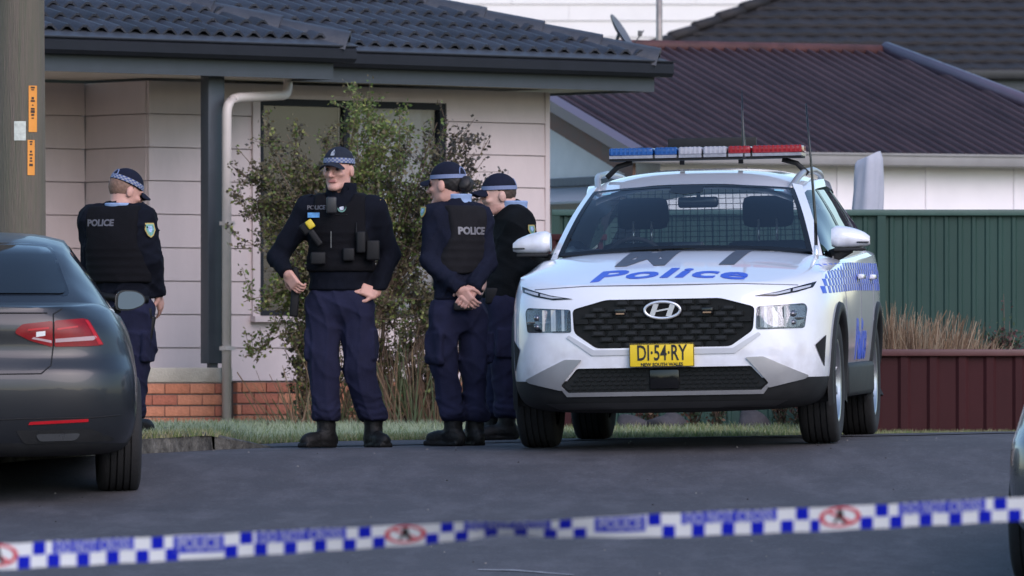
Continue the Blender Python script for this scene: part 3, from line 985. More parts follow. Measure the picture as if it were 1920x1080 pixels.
def carve(o, cutters):
    for c in cutters:
        md = o.modifiers.new('b', 'BOOLEAN'); md.operation = 'DIFFERENCE'; md.object = c; md.solver = 'EXACT'
    bake(o)
    for c in cutters:
        me = c.data; bpy.data.objects.remove(c); bpy.data.meshes.remove(me)
    return o

def cutter(mb):
    me = mb.mesh('cut'); bm = bmesh.new(); bm.from_mesh(me); bmesh.ops.remove_doubles(bm, verts=bm.verts, dist=1e-6); bmesh.ops.recalc_face_normals(bm, faces=bm.faces); bm.to_mesh(me); bm.free()
    o = bpy.data.objects.new('cut', me); COL.objects.link(o); return o

def in_poly(x, z, poly):
    c = False
    for i in range(len(poly)):
        (x1, z1), (x2, z2) = poly[i - 1], poly[i]
        if (z1 > z) != (z2 > z) and x < (x2 - x1) * (z - z1) / (z2 - z1) + x1: c = not c
    return c
def bvh_of(o):
    bm = bmesh.new(); bm.from_mesh(o.data); t = BVHTree.FromBMesh(bm); bm.free(); return t

def drape(vs, fs, bvh, org, axis_u, axis_v, dirn, off, thick, name, mat, parent, smooth=True, far=3., flt=None):
    """lay flat geometry on a surface: rays start on a plane and run along dirn; the sheet stands off by off."""
    org, U, W, D = Vector(org), Vector(axis_u), Vector(axis_v), Vector(dirn).normalized()
    P = []
    last = None
    hits = []
    for u, v in vs:
        o_ = org + U * u + W * v
        h = bvh.ray_cast(o_, D, far + 3)
        hits.append(h[3] if h[0] is not None else None)
    if flt:
        g = [h for h in hits if h is not None]; m0 = float(np.median(g))
        bad = {i for i, h in enumerate(hits) if h is None or h > m0 + flt}
        fs = [f for f in fs if not any(i in bad for i in f)]
    ok = [h for h in hits if h is not None]
    med = float(np.median(ok)) if ok else 0
    for (u, v), h in zip(vs, hits):
        o_ = org + U * u + W * v
        hh = h if h is not None else med
        P.append(o_ + D * (hh - off))
    Q = [p + D * thick for p in P]
    n = len(P)
    bm = bmesh.new()
    bv = [bm.verts.new(p) for p in P]; bq = [bm.verts.new(p) for p in Q]
    cnt = {}
    for f in fs:
        for i in range(len(f)):
            e = (f[i], f[(i + 1) % len(f)])
            cnt[tuple(sorted(e))] = cnt.get(tuple(sorted(e)), 0) + 1
    for f in fs:
        try:
            bm.faces.new([bv[i] for i in f]); bm.faces.new([bq[i] for i in reversed(f)])
        except ValueError: pass
        for i in range(len(f)):
            a, b = f[i], f[(i + 1) % len(f)]
            if cnt[tuple(sorted((a, b)))] == 1:
                try: bm.faces.new((bv[b], bv[a], bq[a], bq[b]))
                except ValueError: pass
    bmesh.ops.recalc_face_normals(bm, faces=bm.faces)
    me = bpy.data.meshes.new(name); bm.to_mesh(me); bm.free()
    if smooth:
        me.polygons.foreach_set('use_smooth', [True] * len(me.polygons))
        try: me.set_sharp_from_angle(angle=R(40))
        except Exception: pass
    return link(name, me, mat, parent)

def smooth_angle(o, a=35):
    o.data.polygons.foreach_set('use_smooth', [True] * len(o.data.polygons))
    o.data.set_sharp_from_angle(angle=R(a))

def wheel(parent, x, y, r, w, side, spokes=5, name='wheel'):
    """tyre with grooves and shoulder, rim with spokes; axis along x, outer face towards side."""
    e = bpy.data.objects.new(name, None); COL.objects.link(e); e.parent = parent; e.location = (x, y, r)
    prof = []
    h = w / 2
    prof += [(r * .64, -h * .9), (r * .72, -h * 1.02), (r * .86, -h * 1.06), (r * .95, -h * .98), (r * .985, -h * .86)]
    for gx in (-.5, -.17, .17, .5):
        prof += [(r, h * (gx - .16)), (r, h * (gx - .045)), (r - .011, h * (gx - .035)), (r - .011, h * (gx + .035)), (r, h * (gx + .045))]
    prof += [(r * .985, h * .86), (r * .95, h * .98), (r * .86, h * 1.06), (r * .72, h * 1.02), (r * .64, h * .9)]
    mb = MB(); mb.lathe(prof, 56, 'x'); t = mb.build('tyre', tyre_m, e, fix=False); smooth_angle(t, 50)
    s = side
    mb = MB()
    mb.lathe([(r * .645, -h * .8 * s), (r * .645, h * .86 * s), (r * .67, h * .93 * s), (r * .655, h * .95 * s), (r * .61, h * .88 * s), (r * .60, -h * .2 * s), (0.01, -h * .25 * s)], 40, 'x')
    mb.lathe([(.0, h * .62 * s), (.045, h * .62 * s), (.065, h * .5 * s), (.07, h * .2 * s)], 20, 'x')
    for k in range(spokes):
        a = 2 * math.pi * k / spokes + .3
        T = Matrix.Rotation(a, 4, 'X')
        for sp in (-.05, .05):
            x0, x1 = h * .5 * s, h * .78 * s
            mb.add([(x0, sp - .018, .05), (x0, sp + .018, .05), (x1, sp * 1.6 + .022, r * .63), (x1, sp * 1.6 - .022, r * .63),
                    (x0 - .03 * s, sp - .018, .05), (x0 - .03 * s, sp + .018, .05), (x1 - .04 * s, sp * 1.6 + .022, r * .63), (x1 - .04 * s, sp * 1.6 - .022, r * .63)],
                   [(0, 1, 2, 3), (7, 6, 5, 4), (0, 3, 7, 4), (1, 5, 6, 2)], T=T)
    mb.build('rim', rim_m, e)
    return e

# ------------------------------------------------------------------ police four-wheel drive
CY, CX = 45.72, None
YAW = R(-7.0)
c0 = at(1246, 700, CY)
suv = empty('police_car', (c0.x, CY, 0), YAW, 'white police four-wheel drive with blue and red roof lights', 'car')
def _gsuv():
    zs = []
    for lx, ly in ((-.82, .95), (.82, .95), (-.82, 3.72), (.82, 3.72)):
        wx = c0.x + lx * math.cos(YAW) - ly * math.sin(YAW); wy = CY + lx * math.sin(YAW) + ly * math.cos(YAW)
        zs.append(gz(wx, wy))
    return zs
_z = _gsuv()
suv.location.z = sum(_z) / 4 + .002 - 2.335 * (_z[2] + _z[3] - _z[0] - _z[1]) / 2 / 2.77
# the ground under it tilts a little; so does the car
suv.rotation_euler.y = -math.atan2((_z[1] + _z[3] - _z[0] - _z[2]) / 2, 1.64)
suv.rotation_euler.x = math.atan2((_z[2] + _z[3] - _z[0] - _z[1]) / 2, 2.77)

def Fz(z): return interp(z, [.18, .24, .32, .45, .58, .72, .86, .94, 1.0], [.12, .06, .02, .0, .005, .02, .05, .10, .16])
def Fx(x): return interp(abs(x), [0, .25, .45, .60, .72, .81, .875, .915, .94], [0, .006, .022, .05, .095, .165, .27, .40, .60])
zc = lambda y: interp(y, [.08, .12, .17, .25, .36, .5, .66, .95, 1.2, 1.4], [.933, .947, .957, .973, .996, 1.024, 1.057, 1.115, 1.160, 1.162])
rings = []
# nested nose rings, outwards
for w, yc in ((.30, .095), (.47, .115), (.62, .15), (.74, .21), (.83, .31), (.89, .44), (.925, .60)):
    zs_ = [.25, .40, .58, .74, .85]
    shz = .905 if w < .8 else .925
    side = [(w * (.97 if i == 0 else 1.0), Fx(w) + Fz(z), z) for i, z in enumerate(zs_)]
    zt = zc(yc)
    ys = Fx(w) + .09
    top = []
    for fr_, dz in ((.965, -.045 if w > .7 else -.02), (.86, -.022 if w > .7 else -.008), (.62, -.006), (.33, -.001), (0, 0)):
        yy = lerp(yc, max(ys, yc), fr_ ** 2.2)
        top.append((w * fr_, yy, zc(yy) + dz))
    bot = [(0, yc + .06, .20), (w * .8, Fx(w) + .13, .20)]
    rings.append(bot + side + top)
def mid(y, xs_, zs_, zb=.22, xb=.78):
    return [(0, y, zb), (xb, y, zb)] + [(x, y, z) for x, z in zip(xs_, zs_)]
#            sill  .42   .58   .74   .85 | shoulder hoodedge ... centre
rings.append(mid(.95, [.905, .938, .948, .948, .94, .895, .80, .58, .30, 0], [.30, .42, .58, .76, .88, 1.008, 1.065, 1.102, 1.113, 1.116]))
rings.append(mid(1.22, [.905, .935, .945, .945, .94, .90, .82, .60, .30, 0], [.30, .42, .58, .76, .90, 1.035, 1.10, 1.140, 1.152, 1.156]))
rings.append(mid(1.6, [.90, .925, .94, .945, .94, .915, .86, .62, .30, 0], [.28, .42, .58, .76, .92, 1.05, 1.085, 1.06, 1.06, 1.06]))
rings.append(mid(2.4, [.895, .92, .94, .948, .945, .925, .875, .62, .30, 0], [.28, .42, .58, .78, .95, 1.07, 1.105, 1.06, 1.06, 1.06]))
rings.append(mid(3.2, [.895, .92, .94, .95, .948, .93, .88, .62, .30, 0], [.28, .42, .60, .80, .97, 1.09, 1.13, 1.08, 1.08, 1.08]))
rings.append(mid(3.75, [.905, .935, .95, .955, .95, .93, .87, .62, .30, 0], [.30, .42, .60, .82, .99, 1.11, 1.15, 1.1, 1.1, 1.1]))
rings.append(mid(4.35, [.88, .92, .935, .935, .93, .90, .84, .6, .3, 0], [.32, .44, .62, .84, 1.0, 1.12, 1.16, 1.12, 1.12, 1.12], .26, .7))
rings.append(mid(4.68, [.74, .78, .80, .80, .79, .76, .72, .5, .25, 0], [.36, .46, .62, .84, 1.0, 1.1, 1.14, 1.12, 1.12, 1.12], .32, .6))
body = shell(rings, white_p, crease=[(5, 14, 7, .7), (2, 9, 8, .5), (6, 15, 2, .6)], name='body')
bake(body)
# openings: grille, lower intake, headlamp bowls, wheel arches
grille_poly = [(-.525, .80), (-.515, .665), (-.385, .575), (.385, .575), (.515, .665), (.525, .80), (.33, .853), (-.33, .853)]
low_poly = [(-.50, .462), (-.585, .365), (-.55, .328), (.55, .328), (.585, .365), (.50, .462)]
cut = []
mb = MB(); mb.prism(smooth_poly(grille_poly, .025), -.3, .115); cut.append(cutter(mb))
mb = MB(); mb.prism(smooth_poly(low_poly, .012), -.3, .10); cut.append(cutter(mb))
lamp_poly = [(.535, .800), (.80, .815), (.815, .79), (.80, .672), (.53, .668)]
for s in (-1, 1):
    pl = [(s * x, z) for x, z in lamp_poly]
    mb = MB(); mb.prism(smooth_poly(pl, .015), -.3, .30); cut.append(cutter(mb))
    for yy in (.95, 3.72):
        mb = MB(); mb.lathe([(.0, .58 * s), (.405, .58 * s), (.405, 1.3 * s), (.0, 1.3 * s)], 40, 'x', T=Matrix.Translation((0, yy, .365))); cut.append(cutter(mb))
carve(body, cut)
bm = bmesh.new(); bm.from_mesh(body.data)
bmesh.ops.bisect_plane(bm, geom=bm.verts[:] + bm.edges[:] + bm.faces[:], plane_co=(0, 0, .392), plane_no=(0, 0, 1), dist=1e-5)
for f in bm.faces:
    c = f.calc_center_median()
    lim = .392
    f.material_index = 1 if c.z < lim else 0
    ax = abs(c.x)
    for yy in (.95, 3.72):
        if ax < .945 and math.hypot(c.y - yy, c.z - .365) < .4049 and ax > .5: f.material_index = 2
    if 1.35 < c.y < 4.5 and c.z > 1.0 and abs(f.normal.z) > .8 and ax < .8: f.material_index = 2   # dark deck inside the cabin
    f.smooth = True
    if c.y < .4 and (abs(f.normal.y) < .45 or c.y > .094 + (.19 if ax > .53 else 0)) and c.y > Fx(c.x) + Fz(c.z) + .012 and (in_poly(ax, c.z, [(.50, .83), (.84, .84), (.84, .64), (.50, .64)]) or in_poly(c.x, c.z, [(-.54, .81), (-.53, .65), (-.39, .56), (.39, .56), (.53, .65), (.54, .81), (.33, .87), (-.33, .87)]) or (abs(c.x) < .6 and .32 < c.z < .47)): f.material_index = 2
bm.to_mesh(body.data); bm.free()
for m in (white_p, black_pl, arch_dark): body.data.materials.append(m)
body.data.set_sharp_from_angle(angle=R(38))
body.parent = suv
BV = bvh_of(body)
FR = dict(org=(0, -3, 0), axis_u=(1, 0, 0), axis_v=(0, 0, 1), dirn=(0, 1, 0))
def front_panel(poly, name, mat, parent, off=.006, thick=.03, step=.06, rnd=.012, bv=None):
    vs, fs = poly_fine(smooth_poly(poly, rnd) if rnd else poly, step)
    return drape(vs, fs, bv or BV, off=off, thick=thick, name=name, mat=mat, parent=parent, **FR)
# grille insert
gr = MB(); gr.prism(smooth_poly([(x * .995, z) for x, z in grille_poly], .02), .085, .11); gr = gr.build('grille', grille_m, body)
cm = MB()
cm.prism(smooth_poly([(-.040, -.0135), (.040, -.0135), (.034, .0135), (-.034, .0135)], .006), .050, .086); cme = cm.mesh('grille_cell'); cme.materials.append(grille_m)
ch = MB(); ch.prism([(-.026, -.007), (.026, -.007), (.026, .009), (-.026, .009)], .046, .0501); chm = ch.mesh('cell_face'); chm.materials.append(grille_hi)
rows = 8
for j in range(rows):
    z = .592 + j * .0345
    for i in range(-6, 7):
        x = i * .094 + (.047 if j % 2 else 0)
        if all(in_poly(x + a, z + b, grille_poly) for a in (-.042, .042) for b in (-.014, .014)):
            o = link('grille_cell', cme, None, gr); o.location = (x, .006 + .02 * (z - .6), z)
            if (i + j) % 2 == 0 or j % 2:
                o.data = cme
                mbx = link('cell_face', chm, None, gr); mbx.location = (x, .0055 + .02 * (z - .6), z)
# frame below the grille (bumper lip) and lower intake
li = MB(); li.prism([(x * .995, z) for x, z in low_poly], .072, .10)
for j in range(5):
    for i in range(-13, 14):
        x = i * .042 + (.021 if j % 2 else 0); z = .345 + j * .024
        if abs(x) > .09 and all(in_poly(x + a, z, low_poly) for a in (-.02, .02)):
            li.prism([(x - .014, z - .004), (x + .014, z - .004), (x + .014, z + .006), (x - .014, z + .006)], .058, .073)
li = li.build('lower_intake', grille_m, body)
mb = MB(); mb.box(-.085, .085, .05, .071, .338, .452, bev=.006); mb.build('sensor_cover', gloss_bk, li)
# silver brackets and chin
for s in (-1, 1):
    pl = [(s * x, z) for x, z in [(.470, .512), (.57, .515), (.82, .400), (.80, .382), (.60, .335), (.582, .345), (.598, .363), (.510, .468)]]
    front_panel(pl, 'bumper_bracket', silver_p, body, off=.014, thick=.04, step=.05, rnd=.01)
    pl = [(s * x, z) for x, z in [(.905, .63), (.855, .575), (.895, .45)]]
    front_panel(pl, 'air_curtain', arch_dark, body, off=.012, thick=.02, step=.012, rnd=.004)
front_panel([(-.595, .362), (-.555, .324), (.555, .324), (.595, .362), (.60, .345), (.565, .300), (-.565, .300), (-.60, .345)], 'chin_strip', silver_p, body, off=.012, thick=.03, step=.06, rnd=0)
front_panel([(-.70, .262), (.70, .262), (.62, .225), (-.62, .225)], 'skid_plate', M('skid_grey', (.03, .03, .032), rough=.5), body, off=.01, thick=.03, rnd=.01)
# grey lip round the grille
lip_o = [(-.545, .655), (-.40, .556), (.40, .556), (.545, .655)]
front_panel([(-.56, .64), (-.545, .655), (-.40, .566), (.40, .566), (.545, .655), (.56, .64), (.41, .535), (-.41, .535)], 'grille_lip', M('pearl_grey_trim', (.5, .51, .54), rough=.35, var=.03, coat=.4), body, off=.007, thick=.03, rnd=.006)
# bonnet shut line
mb = MB()
pts = []
for i in range(41):
    x = lerp(-.76, .76, i / 40)
    z = .933 + (-.014 * max(0, abs(x) - .45) / .3)
    h = BV.ray_cast(Vector((x, -3, z)), Vector((0, 1, 0)), 6)
    if h[0] is not None: pts.append(h[0] + Vector((0, -.0005, 0)))
mb.tube(pts, .0035, 6); mb.build('bonnet_gap', M('gap_grey', (.16, .165, .19), rough=.7), body)
# headlamps
lens_m = glass('lamp_lens', (.93, .95, .97), alpha=.06)
lamp_in = M('lamp_bowl', (.10, .105, .115), rough=.25, metal=.7, var=.2, scale=20)
for s in (-1, 1):
    pl = [(s * x, z) for x, z in lamp_poly]
    hl = front_panel([(x, z) for x, z in pl], 'headlight', lens_m, body, off=.0, thick=.004, step=.04, rnd=.014)
    # the carved bowl has no skin left here, so lay the lens on the nose formula
    for v in hl.data.vertices:
        v.co.y = Fx(v.co.x) + Fz(v.co.z) + .002
    mb = MB()
    xo, xi = s * .79, s * .545
    mb.prism([(s * .54, .675), (s * .805, .675), (s * .805, .805), (s * .54, .798)], .22, .235)
    mb.build('reflector_bowl', lamp_in, hl)
    mb = MB()
    for fx, wd in ((.575, .008), (.625, .007), (.640, .006), (.69, .006)):
        mb.box(min(s * fx, s * (fx + wd * 2)), max(s * fx, s * (fx + wd * 2)), .10, .219, .678, .80)
    mb.build('lamp_bar', chrome, hl)
    mb = MB()
    for zz in (.705, .755):
        mb.lathe([(.0, .12), (.012, .124), (.022, .145), (.025, .16), (.025, .219)], 18, 'y', T=Matrix.Translation((s * .735, 0, zz)))
    mb.box(min(s * .665, s * .80), max(s * .665, s * .80), .14, .219, .727, .734)
    mb.build('projector', M('lamp_chrome', (.22, .22, .24), rough=.2, metal=.8), hl)
    bz = [(s * x, z) for x, z in [(.52, .81), (.815, .828), (.832, .79), (.815, .660), (.52, .655)]]
    # daytime strip above
    pl = [(s * x, z) for x, z in [(.525, .862), (.64, .858), (.76, .88), (.84, .905), (.855, .94), (.76, .912), (.66, .885)]]
    dr = front_panel(pl, 'running_light', gloss_bk, body, off=.006, thick=.02, step=.04, rnd=.004)
    pl = [(s * x, z) for x, z in [(.575, .868), (.65, .867), (.755, .888), (.825, .908), (.83, .92), (.75, .902), (.655, .879)]]
    front_panel(pl, 'light_guide', M('light_guide', (.45, .47, .52), rough=.2, var=.1), dr, off=.0075, thick=.006, step=.04, rnd=.003)
    front_panel([(s * .722, .882), (s * .735, .885), (s * .735, .905), (s * .722, .90)], 'divider', gloss_bk, dr, off=.009, thick=.006, rnd=0)
# number plate with raised characters
pt = empty('number_plate', (0, 0, 0)); pt.parent = suv; pt.location = (-.005, -.012, .531)
mb = MB(); mb.box(-.186, .186, -.004, .012, -.067, .067, bev=.006); mb.build('plate', M('plate_yellow', (.80, .56, .02), rough=.4, var=.05), pt)
plk = M('plate_black', (.012, .012, .012), rough=.5)
def flat_text(body_, size, bold, sx, loc, par, mat, name, depth=.002, shear=0., space=1.):
    vs, fs = text_geo(body_, size, bold, shear, space)
    mb = MB(); mb.add([(x * sx, 0, y) for x, y in vs], fs); mb.add([(x * sx, depth, y) for x, y in vs], [f[::-1] for f in fs])
    o = mb.build(name, mat, par, fix=False); o.location = loc; return o
flat_text('DI·54·RY', .125, .0016, .62, (0, -.0065, .010), pt, plk, 'plate_number')
flat_text('NEW SOUTH WALES', .026, .0008, 1.0, (0, -.0065, -.053), pt, plk, 'plate_state')
mb = MB(); mb.box(-.186, .186, -.0046, -.0041, .062, .066); mb.box(-.186, .186, -.0046, -.0041, -.066, -.062); mb.box(-.186, -.182, -.0046, -.0041, -.0619, .0619); mb.box(.182, .186, -.0046, -.0041, -.0619, .0619); mb.build('plate_rim', plk, pt)
# badge: slanted letter in an oval
bd = empty('badge', (0, 0, 0)); bd.parent = suv; bd.location = (-.003, .042, .789)
mb = MB(); mb.tube([(.102 * math.cos(a), 0, .047 * math.sin(a)) for a in np.linspace(0, 2 * math.pi, 41)[:-1]], .0085, 8, closed=True); mb.build('badge_ring', chrome, bd)
mb = MB()
for s in (-1, 1):
    mb.prism([(s * .048 - .028, -.034), (s * .048 + .002, -.038 if s > 0 else -.034), (s * .048 + .028, .034), (s * .048 - .002, .036)], -.006, .004)
mb.prism([(-.045, -.012), (.045, .004), (.050, .014), (-.040, -.002)], -.0045, .003)
mb.build('badge_letter', chrome, bd)
mb = MB(); mb.prism([(.10 * math.cos(a), .045 * math.sin(a)) for a in np.linspace(0, 2 * math.pi, 33)[:-1]], .004, .012); mb.build('badge_field', gloss_bk, bd)
for x in (-.245, .255):                                # small grille strobes
    mb = MB(); mb.box(x - .032, x + .032, .03, .06, .765, .80, bev=.004); st = mb.build('grille_strobe', gloss_bk, gr)
    mb = MB(); mb.box(x - .024, x + .024, .026, .0299, .768, .776); mb.build('strobe_lens', M('strobe_amber', (.30, .20, .12), rough=.3), st)

# bonnet lettering
dn = dict(axis_u=(1, 0, 0), axis_v=(0, 1, 0), dirn=(0, 0, -1))
vs, fs = cut_geo(*text_geo('Police', 1., .022, .18, 1.06), .12)
lx = max(v[0] for v in vs) - min(v[0] for v in vs)
vs = [(x * .90 / lx, y * .37) for x, y in vs]
# the word bows with the bonnet's edge
vs = [(x, y - .35 * x * x) for x, y in vs]
drape(vs, fs, BV, (0.005, .375, 3), off=.0035, thick=.002, name='bonnet_lettering', mat=police_blue, parent=body, **dn)
for ch_, cx_, wd_ in (('M', -.155, .36), ('L', .315, .25)):
    vs, fs = cut_geo(*text_geo(ch_, 1., .05, .22), .1)
    mx_, mn_ = max(v[0] for v in vs), min(v[0] for v in vs); my_ = max(v[1] for v in vs)
    vs = [(-(x - (mx_ + mn_) / 2) * wd_ / (mx_ - mn_), -y * .56 / .7) for x, y in vs]
    drape(vs, fs, BV, (cx_, .955, 3), off=.0035, thick=.002, name='bonnet_code', mat=letter_grey, parent=body, **dn)

# greenhouse
def gh(y):   # roof height at centre
    return interp(y, [1.95, 2.1, 2.4, 3.0, 3.6, 4.2, 4.4], [1.535, 1.578, 1.622, 1.645, 1.635, 1.59, 1.54])
def gw(y):   # roof half width
    return interp(y, [1.95, 2.3, 3.0, 3.8, 4.3], [.60, .645, .66, .64, .58])
ys_ = list(np.linspace(1.95, 4.4, 22))
mb = MB()
P = []
for y in ys_:
    w = gw(y); z = gh(y)
    P.append([(w * u, y - (.10 * (1 - abs(u) ** 2) if y < 2.0 else 0) * 1.0, z - .085 * abs(u) ** 3.2) for u in np.linspace(-1, 1, 25)])
mb.grid(P)
mb.grid([[(x * .98, y, z - .03) for x, y, z in r_] for r_ in P])
roof = mb.build('roof', white_p, body, fix=False)
wb = [(x, 1.20 + .17 * (x / .76) ** 2, 1.150 - .035 * (x / .76) ** 2) for x in np.linspace(-.755, .755, 21)]
wt = [(x, 1.845 + .115 * (x / .6) ** 2, 1.532 - .028 * (x / .6) ** 2) for x in np.linspace(-.60, .60, 21)]
def screen(u, v, off=0.):
    a = Vector(wb[0]); i = u * 20; k = min(19, int(i)); t = i - k
    b_ = Vector(wb[k]).lerp(Vector(wb[k + 1]), t); t_ = Vector(wt[k]).lerp(Vector(wt[k + 1]), t)
    p = b_.lerp(t_, v)
    p.z += .03 * math.sin(math.pi * v); p.y -= off
    return p
mb = MB(); mb.grid([[screen(u, v) for v in np.linspace(.0, 1, 9)] for u in np.linspace(0, 1, 21)])
scr_m = glass('windscreen_glass', (.66, .72, .76), alpha=.05, ior=1.5)
ws = mb.build('windscreen', scr_m, body, fix=False)
mb = MB()                                              # black ceramic border
def band(f):
    mb.grid([[f(t, 0), f(t, 1)] for t in np.linspace(0, 1, 25)])
band(lambda t, k: screen(t, lerp(.0, .035, k), .004))
band(lambda t, k: screen(t, lerp(1., .955, k), .004))
band(lambda t, k: screen(lerp(0, .022, k), t, .004)); band(lambda t, k: screen(lerp(1, .978, k), t, .004))
mb.build('screen_border', gloss_bk, ws, fix=False)
mb = MB(); mb.grid([[screen(lerp(.40, .56, u), lerp(1, .80 + .1 * abs(u - .5), k), .003) for k in (0, .5, 1)] for u in np.linspace(0, 1, 9)]); mb.build('sensor_patch', gloss_bk, ws, fix=False)
for u0, v0 in ((.06, .93), (.90, .94)):
    mb = MB(); mb.grid([[screen(u0 + .045 * a, v0 - .035 * b, .005) for b in (0, 1)] for a in (0, .5, 1)]); mb.build('screen_sticker', M('sticker_blue', (.25, .5, .6), rough=.5), ws, fix=False)
# pillars
def strip(pts_a, pts_b, name, mat, par, thick=.03):
    mb = MB(); a = [Vector(p) for p in pts_a]; b = [Vector(p) for p in pts_b]
    c = [p + Vector((0, thick, -thick * .3)) for p in a]; d = [p + Vector((0, thick, -thick * .3)) for p in b]
    mb.grid([a, b]); mb.grid([c, d]); mb.grid([a, c]); mb.grid([b, d])
    return mb.build(name, mat, par)
for s in (-1, 1):
    n = 11
    A, B = [], []
    for k in range(n):
        v = lerp(-.10, 1.06, k / (n - 1))
        p = screen(0 if s < 0 else 1, max(0, min(1, v)))
        if v < 0: p = p + Vector((s * .012, -.05, -.035))
        if v > 1: p = p + Vector((-s * .01, .05, .028))
        A.append(p + Vector((s * -.004, -.006, 0)))
        B.append(p + Vector((s * .048, .075, -.012)))
    strip(A, B, 'windscreen_pillar', white_p, body)
    # side glass, roof rail, cant rail
    mb = MB(); P = []
    for y in np.linspace(1.55, 4.25, 28):
        zb_ = interp(y, [1.3, 2.4, 3.2, 3.75, 4.3], [1.07, 1.10, 1.125, 1.15, 1.22])
        zt_ = min(interp(y, [1.5, 2.0, 2.2], [1.17, 1.475, 1.51]), gh(max(1.95, y)) - .085)
        xb_ = interp(y, [1.3, 1.6, 2.4, 3.2, 4.3], [.815, .855, .875, .878, .83]); xt_ = gw(max(1.95, y)) + (.03 if y > 2 else lerp(.20, .03, (y - 1.3) / .7))
        P.append([(s * lerp(xb_, xt_, v) + s * .02 * math.sin(math.pi * v), y, lerp(zb_, max(zt_, zb_ + .01), v)) for v in np.linspace(0, 1, 6)])
    mb.grid(P); sg = mb.build('side_glass', glass('side_glass_dark', (.05, .06, .065), alpha=.0, ior=1.4), body, fix=False)
    mb = MB()
    for y in (2.55, 3.55):
        k = int((y - 1.55) / .1)
        q = [Vector(p) + Vector((s * .006, 0, 0)) for p in P[k]]; q2 = [Vector(p) + Vector((s * .006, .09, 0)) for p in P[k]]
        mb.grid([q, q2])
    mb.build('door_pillar', gloss_bk, sg, fix=False)
    mb = MB(); mb.grid([[Vector(p[0]) + Vector((s * .005, 0, -.02)), Vector(p[0]) + Vector((s * .006, 0, .012))] for p in P]); mb.build('waist_trim', silver_p, sg, fix=False)
    mb = MB(); mb.grid([[(s * (gw(y) * 1.0 - .012), y, gh(y) - .078), (s * (gw(y) + .03), y, gh(y) - .075), (s * (gw(y) + .045), y, gh(y) - .12)] for y in np.linspace(1.95, 4.35, 24)]); mb.build('cant_rail', white_p, body, fix=False)
    mb = MB()
    yr = list(np.linspace(1.97, 4.1, 24))
    mb.tube([(s * (gw(y) - .03), y, gh(y) - .07 + interp(y, [2.02, 2.25, 3.9, 4.1], [.02, .05, .05, .0])) for y in yr], .02, 8)
    mb.build('roof_rail', silver_p, body)
mb = MB(); mb.grid([[(x, 4.38 + .12 * (1.54 - z), z) for z in np.linspace(1.12, 1.54, 6)] for x in np.linspace(-.6, .6, 7)]); mb.build('rear_window', glass('rear_glass', (.8, .84, .85), alpha=.0, ior=1.5), body, fix=False)
for s in (-1, 1):
    mb = MB(); mb.grid([[(s * .59, 4.36 + .12 * (1.54 - z), z), (s * lerp(.82, .585, (z - 1.1) / .43), 4.24 + .1 * (1.54 - z), z)] for z in np.linspace(1.1, 1.53, 6)]); mb.build('rear_pillar', white_p, body, fix=False)

# cabin: dashboard, wheel, seats, partition mesh
cab = M('cabin_dark', (.022, .024, .027), rough=.75, var=.2)
dash = MB(); P = []
for x in np.linspace(-.78, .78, 21):
    P.append([(x, 1.30 + .12 * (x / .78) ** 2, 1.11), (x, 1.45, 1.145 + .012 * math.sin(x * 9)), (x, 1.75, 1.13), (x, 1.95, 1.09), (x, 2.0, .9)])
dash.grid(P); dash.build('dashboard', cab, body, fix=False)
mb = MB()
for i in range(25):
    pass
T = Matrix.Translation((-.37, 2.08, 1.06)) @ Matrix.Rotation(R(-62), 4, 'X')
mb.tube([T @ Vector((.18 * math.cos(a), .18 * math.sin(a), 0)) for a in np.linspace(0, 2 * math.pi, 33)[:-1]], .015, 8, closed=True)
mb.tube([T @ Vector((-.17, 0, 0)), T @ Vector((.17, 0, 0))], .022, 8); mb.build('steering_wheel', cab, body)
seat_m = M('seat_fabric', (.035, .037, .042), rough=.85, var=.15)
for x in (-.38, .38):
    mb = MB(); mb.box(x - .25, x + .25, 2.55, 2.72, .6, 1.20, bev=.06); se = mb.build('seat', seat_m, body)
    mb = MB(); mb.box(x - .155, x + .155, 2.60, 2.70, 1.28, 1.47, bev=.05); mb.build('headrest', seat_m, se)
    for dx in (-.055, .055):
        mb = MB(); mb.tube([(x + dx, 2.60, 1.15), (x + dx, 2.60, 1.33)], .008, 8); mb.build('headrest_post', chrome, se)
mb = MB(); mb.box(-.09, .09, 1.55, 1.62, 1.10, 1.19, bev=.01); mb.build('dash_computer', gloss_bk, body)
mb = MB()
for i in range(27):
    x = -.60 + i * 1.2 / 26; mb.tube([(x, 3.05, .95), (x * .93, 3.05, 1.55)], .0022, 4, cap=False)
for j in range(18):
    z = .97 + j * .033; mb.tube([(-.62, 3.052, z), (.62, 3.052, z)], .002, 4, cap=False)
mb.build('partition_mesh', M('cage_wire', (.06, .06, .06), rough=.5), body, fix=False)
mb = MB(); mb.tube([(.03, 1.93, 1.50), (.03, 1.93, 1.45)], .012, 8); mb.box(-.09, .15, 1.88, 1.93, 1.395, 1.46, bev=.02); mb.build('interior_mirror', gloss_bk, body)

